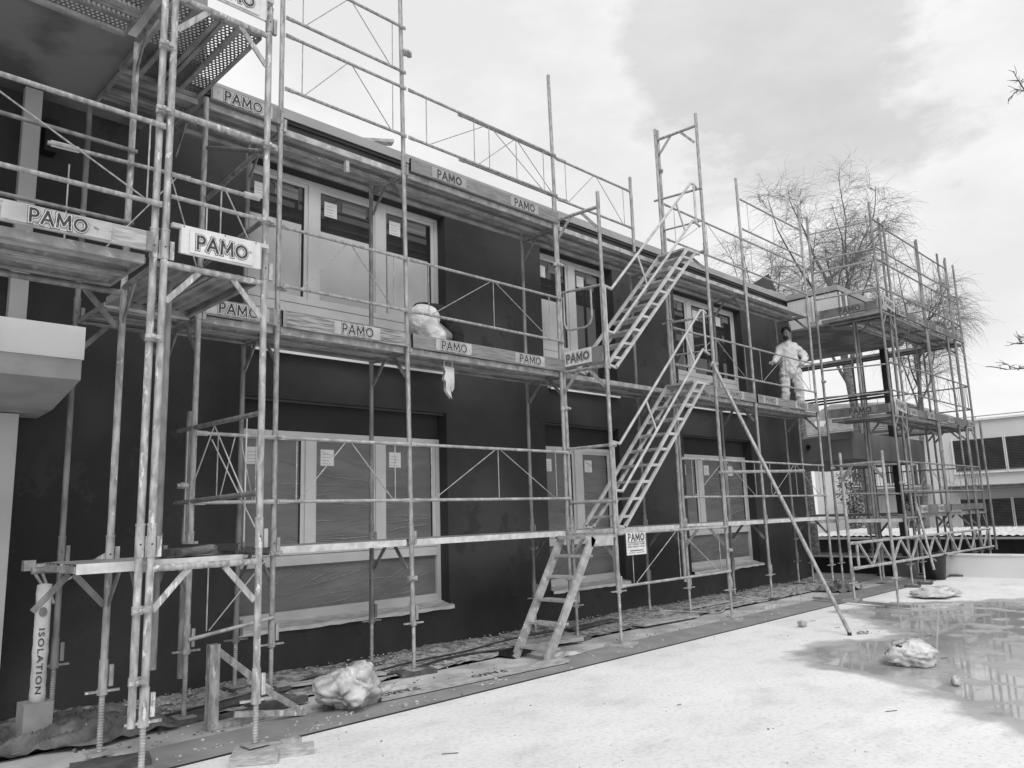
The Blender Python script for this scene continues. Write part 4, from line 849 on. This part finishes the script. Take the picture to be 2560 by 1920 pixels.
# standing painter: local frame faces -Y, +X is his left hand side seen on the right
def hand(w_, dirv, side, palm=.028, k=1.):
    """list of finger chains rooted in the palm; returns joints, edges prefix"""
    J, E_ = {}, []; d = Vector(dirv).normalized(); s_ = Vector(side).normalized(); w_ = Vector(w_); pc = w_+d*.05*k
    J['p'] = (tuple(pc), (.026, .014)); n3 = d.cross(s_)
    for i, (o_, L_) in enumerate(((-.027, .075), (-.009, .085), (.009, .08), (.026, .065))):
        a = pc+d*.035+s_*o_; b = a+d*L_*.5+n3*.006; c = b+(d*.8+n3*.6).normalized()*L_*.45
        for q, (pt, r) in enumerate(((a, .0095), (b, .009), (c, .0075))): J[f'f{i}{q}'] = (tuple(pt), r)
        E_ += [('p', f'f{i}0'), (f'f{i}0', f'f{i}1'), (f'f{i}1', f'f{i}2')]
    a = pc-s_*.03-d*.01; b = a-s_*.02+d*.03; c = b+d*.03+s_*.004
    for q, (pt, r) in enumerate(((a, .012), (b, .0105), (c, .009))): J[f't{q}'] = (tuple(pt), r)
    E_ += [('p', 't0'), ('t0', 't1'), ('t1', 't2')]
    return J, E_
def body(J, E_, hands):
    J = dict(J); E_ = list(E_)
    for tagk, wk, dirv, side in hands:
        hj, he = hand(J[wk][0], dirv, side)
        for k_, v in hj.items(): J[tagk+k_] = v
        E_ += [(tagk+a, tagk+b) for a, b in he]+[(wk, tagk+'p')]
    return J, E_
def head_bits(c, f, sc=1.):
    pass
P2 = thing('person', 'person in white overalls standing on the middle deck with one hand on the hip', 'person', (11.2, .34, L2))
J = {'pel': ((0, 0, .93), (.13, .1)), 'sp': ((0, 0, 1.1), (.125, .095)), 'ch': ((0, .01, 1.3), (.13, .1)), 'nk': ((0, .01, 1.46), .052), 'hd0': ((-.01, -.015, 1.53), (.06, .07)), 'hd1': ((-.02, -.02, 1.62), (.08, .095)), 'hd2': ((-.02, -.01, 1.7), (.07, .085)),
     'sl': ((.16, .01, 1.36), .06), 'el': ((.36, .06, 1.14), .045), 'wl': ((.19, -.06, .98), .028), 'sr': ((-.16, .01, 1.36), .06), 'er': ((-.25, -.1, 1.14), .045), 'wr': ((-.36, -.3, 1.0), .028),
     'hl': ((.1, 0, .88), .09), 'kl': ((.13, -.03, .5), .06), 'al': ((.14, .02, .09), .042), 'tl': ((.16, -.14, .04), .035), 'hr': ((-.1, 0, .88), .09), 'kr': ((-.13, -.02, .5), .06), 'ar': ((-.16, .02, .09), .042), 'tr': ((-.18, -.14, .04), .035)}
E1 = [('pel', 'sp'), ('sp', 'ch'), ('ch', 'nk'), ('nk', 'hd0'), ('hd0', 'hd1'), ('hd1', 'hd2'), ('ch', 'sl'), ('sl', 'el'), ('el', 'wl'), ('ch', 'sr'), ('sr', 'er'), ('er', 'wr'), ('pel', 'hl'), ('hl', 'kl'), ('kl', 'al'), ('al', 'tl'), ('pel', 'hr'), ('hr', 'kr'), ('kr', 'ar'), ('ar', 'tr')]
def person(P, J, E1, hands, loc, rz, s_, jacket, trousers, facing, cap=True, top_m=CLOTHW, bot_m=CLOTHW, fold=.022):
    JJ, EE = body(J, E1, hands); vs, fs = skin_mesh('b', JJ, EE, None, .007); g = MB(); g.add(place(vs, loc, rz, s_), fs, SKIN, True)
    hc = Vector(J['hd1'][0]); f = Vector(facing).normalized(); sd_ = f.cross(Vector((0, 0, 1))).normalized(); upv = sd_.cross(f)
    def at(a, b, c): return hc+f*a+sd_*b+upv*c
    def lump(c, r, m, sc=(1, 1, 1), n=10):
        q = MB(); q.ball(c, r, m, n, sc); g.add(place(q.v, loc, rz, s_), q.f, m, True)
    lump(at(.098, 0, -.005), .018, SKIN, (1, 1, 1.5)); lump(at(0, .078, -.01), .022, SKIN, (.6, .6, 1.3)); lump(at(0, -.078, -.01), .022, SKIN, (.6, .6, 1.3))
    for s2 in (-1, 1): lump(at(.085, .03*s2, .02), .011, HAIR)
    lump(at(.088, 0, -.05), .014, INK, (1.2, 1.2, .5))
    g.build('body', P)
    g = MB(); lump_ = lambda c, r, sc: (lambda q: g.add(place(q.v, loc, rz, s_), q.f, HAIR, True))(MB().ball(c, r, HAIR, 14, sc))
    lump_(at(-.03, 0, .075), .1, (1, .98, .92)); lump_(at(-.035, 0, .02), .092, (.9, .98, 1.0)); lump_(at(.045, 0, -.075), .055, (1.0, 1.2, .8)); g.build('hair', P)
    for nm, (jj, ee), m in (('jacket', jacket, top_m), ('trousers', trousers, bot_m)):
        vs, fs = skin_mesh(nm, jj, ee, None); q = MB(); rn = random.Random(len(vs))
        vs = [Vector(v)+mn.noise_vector(Vector((v[0]*9, v[1]*9, v[2]*14)))*fold+mn.noise_vector(Vector(v)*26)*.008 for v in vs]
        q.add(place(vs, loc, rz, s_), fs, m, True); q.build(nm, P)
jk = {'pel': ((0, 0, .86), (.185, .15)), 'sp': ((0, 0, 1.08), (.172, .14)), 'ch': ((0, .01, 1.27), (.165, .13)), 'nk': ((0, .015, 1.44), .08), 'tp': ((0, .01, 1.37), (.14, .1)), 'sl': ((.165, .01, 1.34), .078), 'el': ((.33, .06, 1.12), .07), 'wl': ((.215, -.045, .995), .05), 'sr': ((-.165, .01, 1.34), .078), 'er': ((-.25, -.1, 1.14), .072), 'wr': ((-.34, -.27, 1.02), .052)}
je2 = [('pel', 'sp'), ('sp', 'ch'), ('ch', 'tp'), ('tp', 'nk'), ('tp', 'sl'), ('sl', 'el'), ('el', 'wl'), ('tp', 'sr'), ('sr', 'er'), ('er', 'wr')]
je = [('pel', 'sp'), ('sp', 'ch'), ('ch', 'nk'), ('ch', 'sl'), ('sl', 'el'), ('el', 'wl'), ('ch', 'sr'), ('sr', 'er'), ('er', 'wr')]
tk = {'pel': ((0, 0, .93), (.17, .135)), 'hl': ((.1, 0, .84), .115), 'kl': ((.135, -.03, .5), .092), 'al': ((.145, .02, .1), .078), 'hr': ((-.1, 0, .84), .115), 'kr': ((-.135, -.02, .5), .092), 'ar': ((-.165, .02, .1), .078)}
te = [('pel', 'hl'), ('hl', 'kl'), ('kl', 'al'), ('pel', 'hr'), ('hr', 'kr'), ('kr', 'ar')]
person(P2, J, E1, [('L', 'wl', (-.6, -.3, -.6), (0, 1, 0)), ('R', 'wr', (-.5, -.7, -.1), (0, 0, 1))], (11.2, .34, L2+.01), R(-54), .98, (jk, je2), (tk, te), (-.45, -1, -.1))
# crouching worker, seen from behind, white trousers, black jacket
P1 = thing('person', 'crouching person in white trousers and black jacket bent over on the middle deck', 'person', (2.0, .35, L2))
# local: +X along facade; bent towards +X
J1 = {'pel': ((0, 0, .42), (.12, .11)), 'sp': ((.16, .16, .5), (.11, .1)), 'ch': ((.34, .26, .42), (.12, .1)), 'nk': ((.46, .3, .28), .05), 'hd0': ((.52, .3, .22), (.05, .05)), 'hd1': ((.56, .3, .15), (.07, .08)), 'hd2': ((.58, .3, .09), (.06, .065)),
      'sl': ((.38, .1, .38), .055), 'el': ((.46, .06, .2), .042), 'wl': ((.55, .1, .08), .028), 'sr': ((.36, .4, .38), .055), 'er': ((.46, .44, .2), .042), 'wr': ((.58, .38, .08), .028),
      'hl': ((-.06, -.06, .38), .1), 'kl': ((.2, -.16, .2), .065), 'al': ((-.1, -.1, .07), .042), 'tl': ((.02, -.12, .04), .032), 'hr': ((-.04, .14, .38), .1), 'kr': ((.24, .16, .2), .065), 'ar': ((-.08, .16, .07), .042), 'tr': ((.04, .16, .04), .032)}
jk1 = {'pel': ((.06, .08, .5), (.15, .12)), 'sp': ((.28, .08, .49), (.16, .14)), 'ch': ((.44, .12, .36), (.17, .15)), 'nk': ((.46, .3, .28), .09), 'sl': ((.46, .02, .32), .11), 'el': ((.5, .0, .16), .09), 'wl': ((.56, .08, .08), .05), 'sr': ((.4, .4, .38), .085), 'er': ((.48, .44, .2), .065), 'wr': ((.58, .38, .08), .05)}
tk1 = {'pel': ((.0, 0, .40), (.2, .16)), 'hl': ((-.1, -.07, .34), .16), 'kl': ((.06, -.12, .18), .13), 'al': ((-.08, -.1, .09), .085), 'hr': ((.0, .12, .34), .15), 'kr': ((.1, .14, .2), .12), 'ar': ((-.06, .16, .09), .085)}
person(P1, J1, E1, [('L', 'wl', (.5, .2, -.4), (0, 1, 0)), ('R', 'wr', (.5, -.2, -.4), (0, 1, 0))], (1.93, .26, L2+.03), R(0), 1.0, (jk1, je), (tk1, te), (.6, -.1, -.8), top_m=CLOTHB, fold=.011)
# far small seated figure's stool-like bucket on the far deck
g = MB(); g.lathe((15.6, -.8, 3.22), [(.001, .0), (.1, .0), (.12, .22), (.001, .22)], BLACK, 12); g.tube((15.6, -.68, 3.42), (15.6, -.92, 3.42), .01, BLACK, 6); tag(g.build('bucket'), 'small black bucket on the middle deck of the far scaffold', 'bucket')

# ---------------------------------------------------------------- trees
def tree(name, lab, base, fork_z, top_z, rad, seed, trunk_r, nlead=9, droop=1., shift=(0, 0), tw=6, reach=None):
    """bare birch: trunk, rising leaders, side branches and fine hanging twigs"""
    rn = random.Random(seed); t = thing(name, lab, 'tree', base); tr, crn = MB(), MB(); B0 = Vector(base)
    def chain(p, d, L, r0, r1, n, jit, mb, m, sides, pull=(0, 0, 0)):
        pts = [p]; dd = d.normalized(); q = p; pull = Vector(pull)
        for i in range(n):
            dd = (dd+Vector((rn.gauss(0, jit), rn.gauss(0, jit), rn.gauss(0, jit*.7)))+pull*((i+1)/n)).normalized(); q2 = q+dd*(L/n)
            mb.tube(q, q2, r0+(r1-r0)*i/n, m, sides, r0+(r1-r0)*(i+1)/n, caps=False); q = q2; pts.append(q)
        return pts
    def side(pts, f): i = min(len(pts)-2, int(f*(len(pts)-1))); u = f*(len(pts)-1)-i; return pts[i].lerp(pts[i+1], u), (pts[i+1]-pts[i]).normalized()
    def off(d, tilt, az): e = Vector((math.cos(az), math.sin(az), .1)); e = (e-d*e.dot(d)).normalized(); return (d*math.cos(tilt)+e*math.sin(tilt)).normalized()
    tp = chain(B0, Vector((0, 0, 1)), fork_z-base[2]+1.2, trunk_r, trunk_r*.5, 8, .02, tr, BARK, 9)
    for i in range(nlead):
        az = i*2.4+rn.uniform(-.4, .4); f = .62+.38*(i+1)/nlead; p, d = side(tp, f); hz = top_z-p.z-rn.uniform(0, .3)*(top_z-fork_z)
        rr_ = rad*rn.uniform(.45, 1.) if i else .2*rad; tgt = Vector((math.cos(az)*rr_+shift[0], math.sin(az)*rr_+shift[1], hz*(1-.45*(rr_/rad)**2))); L = tgt.length
        lp = chain(p, (tgt+Vector((tgt.x*.5, tgt.y*.5, -.2*hz))).normalized(), L*1.05, trunk_r*.3, .01, 9, .09, crn, BARK, 6, (0, 0, .1))
        for j in range(11):
            f2 = .15+.85*(j+rn.random())/11; p2, d2 = side(lp, f2); L2 = (1.0-.5*f2)*rad*.62*rn.uniform(.6, 1.2)
            bp = chain(p2, off(d2, rn.uniform(.5, 1.), rn.uniform(0, 6.28)), L2,   .02*(1.15-f2), .005, 6, .15, crn, BARK, 4, (0, 0, .04-.1*droop))
            for k in range(7):
                p3, d3 = side(bp, .2+.8*(k+rn.random())/7); tp3 = chain(p3, off(d3, rn.uniform(.4, 1.1), rn.uniform(0, 6.28)), rn.uniform(.4, .9), .006, .0035, 4, .2, crn, TWIG, 3, (0, 0, -.25*droop))
                for _ in range(tw):
                    p4, d4 = side(tp3, rn.uniform(.1, 1.)); chain(p4, off(d4, rn.uniform(.3, 1.2), rn.uniform(0, 6.28)), rn.uniform(.25, .75)*(1+.5*droop), .0034, .0022, 3, .2, crn, TWIG, 3, (0, 0, -.6*droop))
    for p, q in (reach or []):
        p, q = Vector(p), Vector(q); lp = chain(p, q-p, (q-p).length, .025, .008, 8, .03, crn, BARK, 5)
        for j in range(26):
            f2 = .3+.7*(j+rn.random())/26; p2, d2 = side(lp, f2); bp = chain(p2, off(d2, rn.uniform(.5, 1.2), rn.uniform(0, 6.28)), rn.uniform(.25, .6), .014, .008, 4, .2, crn, BARK, 4, (0, 0, .05))
            for k in range(6): p3, d3 = side(bp, rn.uniform(.2, 1)); chain(p3, off(d3, rn.uniform(.5, 1.2), rn.uniform(0, 6.28)), rn.uniform(.08, .25), .009, .005, 3, .2, crn, BARK, 3)
    tr.build('trunk', t); crn.build('crown', t); return t
tree('birch_tree', 'tall bare birch with drooping twigs behind the far end of the building', (22.75, 3.45, -3.2), 8.0, 14.0, 1.75, 11, .2, 11, .6, (.1, .15), 5)
tree('birch_tree', 'lower bare birch rising over the roof left of the tall birch', (24.2, 7.3, -3.2), 7.0, 12.8, 1.5, 5, .14, 9, .55, (0, 0), 5)
tree('birch_tree', 'weeping bare birch to the right of the tall birch above the far scaffold', (26.5, 3.2, -3.2), 6.5, 11.2, 1.0, 23, .12, 8, .9, (0, .1), 5)
tree('small_tree', 'bare tree whose branch tips reach in from the right edge', (18.6, -7.0, -3.2), 5.5, 11.5, 1.3, 31, .18, 0, .2, (0, -1.2), 3, reach=[((18.6, -6.3, 4.4), (16.7, -2.1, 4.42)), ((18.6, -6.3, 4.6), (16.8, -2.35, 4.95)), ((18.6, -6.3, 9.7), (16.7, -3.05, 10.8))])
# cut birch trunk stump seen under the deck
g = MB(); g.tube((19.5, 3.9, -3.2), (19.45, 4.0, 5.0), .14, BARK, 9, .11); tag(g.build('bare_trunk'), 'straight bare trunk left of the tall birch trunk', 'tree')
t = thing('conifer', 'dark small conifer in front of the far white house', 'tree', (37, 7.0, -3.2)); rn = random.Random(3)
g = MB(); g.tube((37, 7.0, -3.2), (37, 7, 1.9), .09, BARK, 6, .03); g.build('trunk', t); g = MB()
for k in range(900):
    z = rn.uniform(-1.5, 2.0); rr_ = (2.2-z)*.36*rn.uniform(.4, 1); a = rn.uniform(0, 6.28); p = Vector((37+rr_*math.cos(a), 7+rr_*math.sin(a), z)); d = Vector((math.cos(a), math.sin(a), -.3))*.22; s_ = Vector((-math.sin(a), math.cos(a), rn.uniform(-.4, .4)))*.07
    g.add([p-s_, p+s_, p+d], [(0, 1, 2)], LEAF)
g.build('crown', t)
t = thing('ivy_bush', 'pale ivy-covered shrub against the far white house', 'shrub', (38.5, 10.2, -3.2)); g = MB()
for k in range(1500):
    z = rn.uniform(-1.5, 3.3); a = rn.uniform(0, 6.28); q = rn.uniform(.3, .75); p = Vector((38.5+q*math.cos(a), 10.3+q*math.sin(a)*(1.1 if z > 1.6 else .6), z)); s_ = Vector((rn.gauss(0, 1), rn.gauss(0, 1), rn.gauss(0, 1))).normalized()*.11; u_ = Vector((rn.gauss(0, 1), rn.gauss(0, 1), rn.gauss(0, 1))).normalized()*.11
    g.add([p-s_, p+s_, p+u_], [(0, 1, 2)], rn.choice((LEAF, RUBBLE, TWIG)))
g.build('foliage', t); g = MB(); g.tube((38.5, 10.3, -3.2), (38.5, 10.3, 2.5), .12, BARK, 6, .05); g.build('trunk', t)

# ---------------------------------------------------------------- background buildings
def blinds(par, x, y0, y1, z0, z1, nslat, m=SLAT):
    g = MB(); g.box((x, y0, z0), (x+.1, y1, z1), BLACK)
    for k in range(nslat):
        z = z0+(z1-z0)*(k+.5)/nslat; h = (z1-z0)/nslat; g.add([(x-.01, y0+.03, z-h*.42), (x-.01, y1-.03, z-h*.42), (x-.05, y1-.03, z+h*.2), (x-.05, y0+.03, z+h*.2)], [(0, 1, 2, 3)], m)
    w_ = g.build('window', par); g = MB()
    g.box((x-.06, y0-.06, z0-.07), (x+.02, y0, z1+.05), FLASH); g.box((x-.06, y1, z0-.07), (x+.02, y1+.06, z1+.05), FLASH); g.box((x-.1, y0-.06, z0-.12), (x+.02, y1+.06, z0-.065), FLASH); g.build('frame', w_)
WB = thing('white_building', 'white modern building with dark slatted blinds beyond the far scaffold', 'building', (38, -3, -3.2))
g = MB(); g.box((34, -18, -3.2), (44, 5.05, 4.9), mat('white_render', .62, .68, .5, .8)); g.build('wall', WB)
g = MB(); g.box((33.9, -18, 4.9), (44, 5.1, 4.98), FLASH); g.tube((34.2, 5, 5.1), (34.2, -18, 5.1), .02, TUBED, 6); [g.tube((34.2, y, 4.95), (34.2, y, 5.1), .015, TUBED, 5) for y in range(-17, 5, 2)]; g.build('roof', WB)
for y0, y1 in ((2.05, 3.95), (.1, 1.95), (-4, -.6), (-8.5, -5)):
    blinds(WB, 33.98, y0, y1, 2.78, 4.12, 20)
for y0, y1 in ((2.05, 3.92), (-.2, 1.95), (-4, -.8), (-8.5, -5)):
    blinds(WB, 33.98, y0, y1, .46, 1.58, 18)
g = MB(); g.box((32.9, -18, 2.0), (34, 4.2, 2.12), SLAT); g.box((32.85, -18, 2.12), (34, 4.25, 2.16), TUBED); g.build('canopy', WB)
HS = thing('white_house', 'white house with tiled hipped roof partly hidden by the end scaffold', 'house', (43, 9, -3.2))
g = MB(); g.box((40, 5.5, -3.2), (47, 12.9, 5.3), WHITE); g.build('wall', HS)
g = MB(); g.add([(39.4, 5.0, 5.3), (39.4, 15.5, 5.35), (47.6, 15.5, 5.35), (47.6, 5.0, 5.3), (42, 8.5, 7.1), (44, 8.5, 7.1), (42, 12.4, 7.4), (44, 12.4, 7.4)], [(0, 1, 6, 4), (1, 2, 7, 6), (2, 3, 5, 7), (3, 0, 4, 5), (4, 6, 7, 5), (0, 3, 2, 1)], TILE)
for k in range(16): x = 39.42+2.6*k/16; z = 5.36+1.8*k/16; g.tube((x, 5.2+3.3*k/16, z), (x, 15.3-2.9*k/16, z), .03, PAD, 4)
g.build('roof', HS)
g = MB(); g.box((40.2, 12.2, 5.75), (40.9, 12.7, 6.3), FLASH); g.build('skylight', HS)
for (y0, y1, z0, z1) in ((8.6, 9.0, 2.6, 3.65), (7.1, 7.7, 2.45, 3.75), (7.2, 7.8, 1.2, 1.85), (10.2, 10.8, 2.7, 3.6)):
    g = MB(); g.box((39.95, y0, z0), (40.02, y1, z1), GLASS); w_ = g.build('window', HS); g = MB()
    for a in (y0-.05, y1): g.box((39.92, a, z0-.05), (40.01, a+.05, z1+.05), FLASH)
    g.box((39.92, (y0+y1)/2-.02, z0), (39.95, (y0+y1)/2+.02, z1), FLASH); g.build('frame', w_)
g = MB(); g.tube((39, 6.9, 2.42), (39, 10.8, 2.42), .03, PAD, 5); g.tube((39, 6.9, 3.1), (39, 10.8, 3.1), .03, PAD, 5); [g.tube((39, 6.9+.15*k, 2.42), (39, 6.9+.15*k, 3.1), .012, PAD, 4) for k in range(26)]; g.box((39, 6.9, 2.3), (40, 10.8, 2.42), WHITE); g.build('balcony', HS)
SH = thing('shed', 'low shed with pale corrugated roof just beyond the terrace edge', 'shed', (24, 0, -3.2))
g = MB(); g.box((22.3, -14, -3.2), (27, 5.6, .46), mat('shed_wall', .015, .03, 3, .8)); 
for k in range(22): g.add([(22.27, -14, .0-.14*k), (22.27, 5.6, .0-.14*k), (22.2, 5.6, -.1-.14*k), (22.2, -14, -.1-.14*k)], [(0, 1, 2, 3)], SLAT)
g.build('wall', SH)
g = MB(); n_ = 196
vs = []
for k in range(n_+1): y = -14.3+20*k/n_; dz = .035 if k % 2 else 0; vs += [(21.9, y, .53+dz), (27.4, y, .59+dz)]
g.add(vs, [(2*k, 2*k+2, 2*k+3, 2*k+1) for k in range(n_)], ROOFM); g.box((21.85, -14.3, .44), (21.95, 5.7, .5), FASC); g.build('roof', SH)
for o in list(bpy.data.objects):
    if '_o' in o: del o['_o']
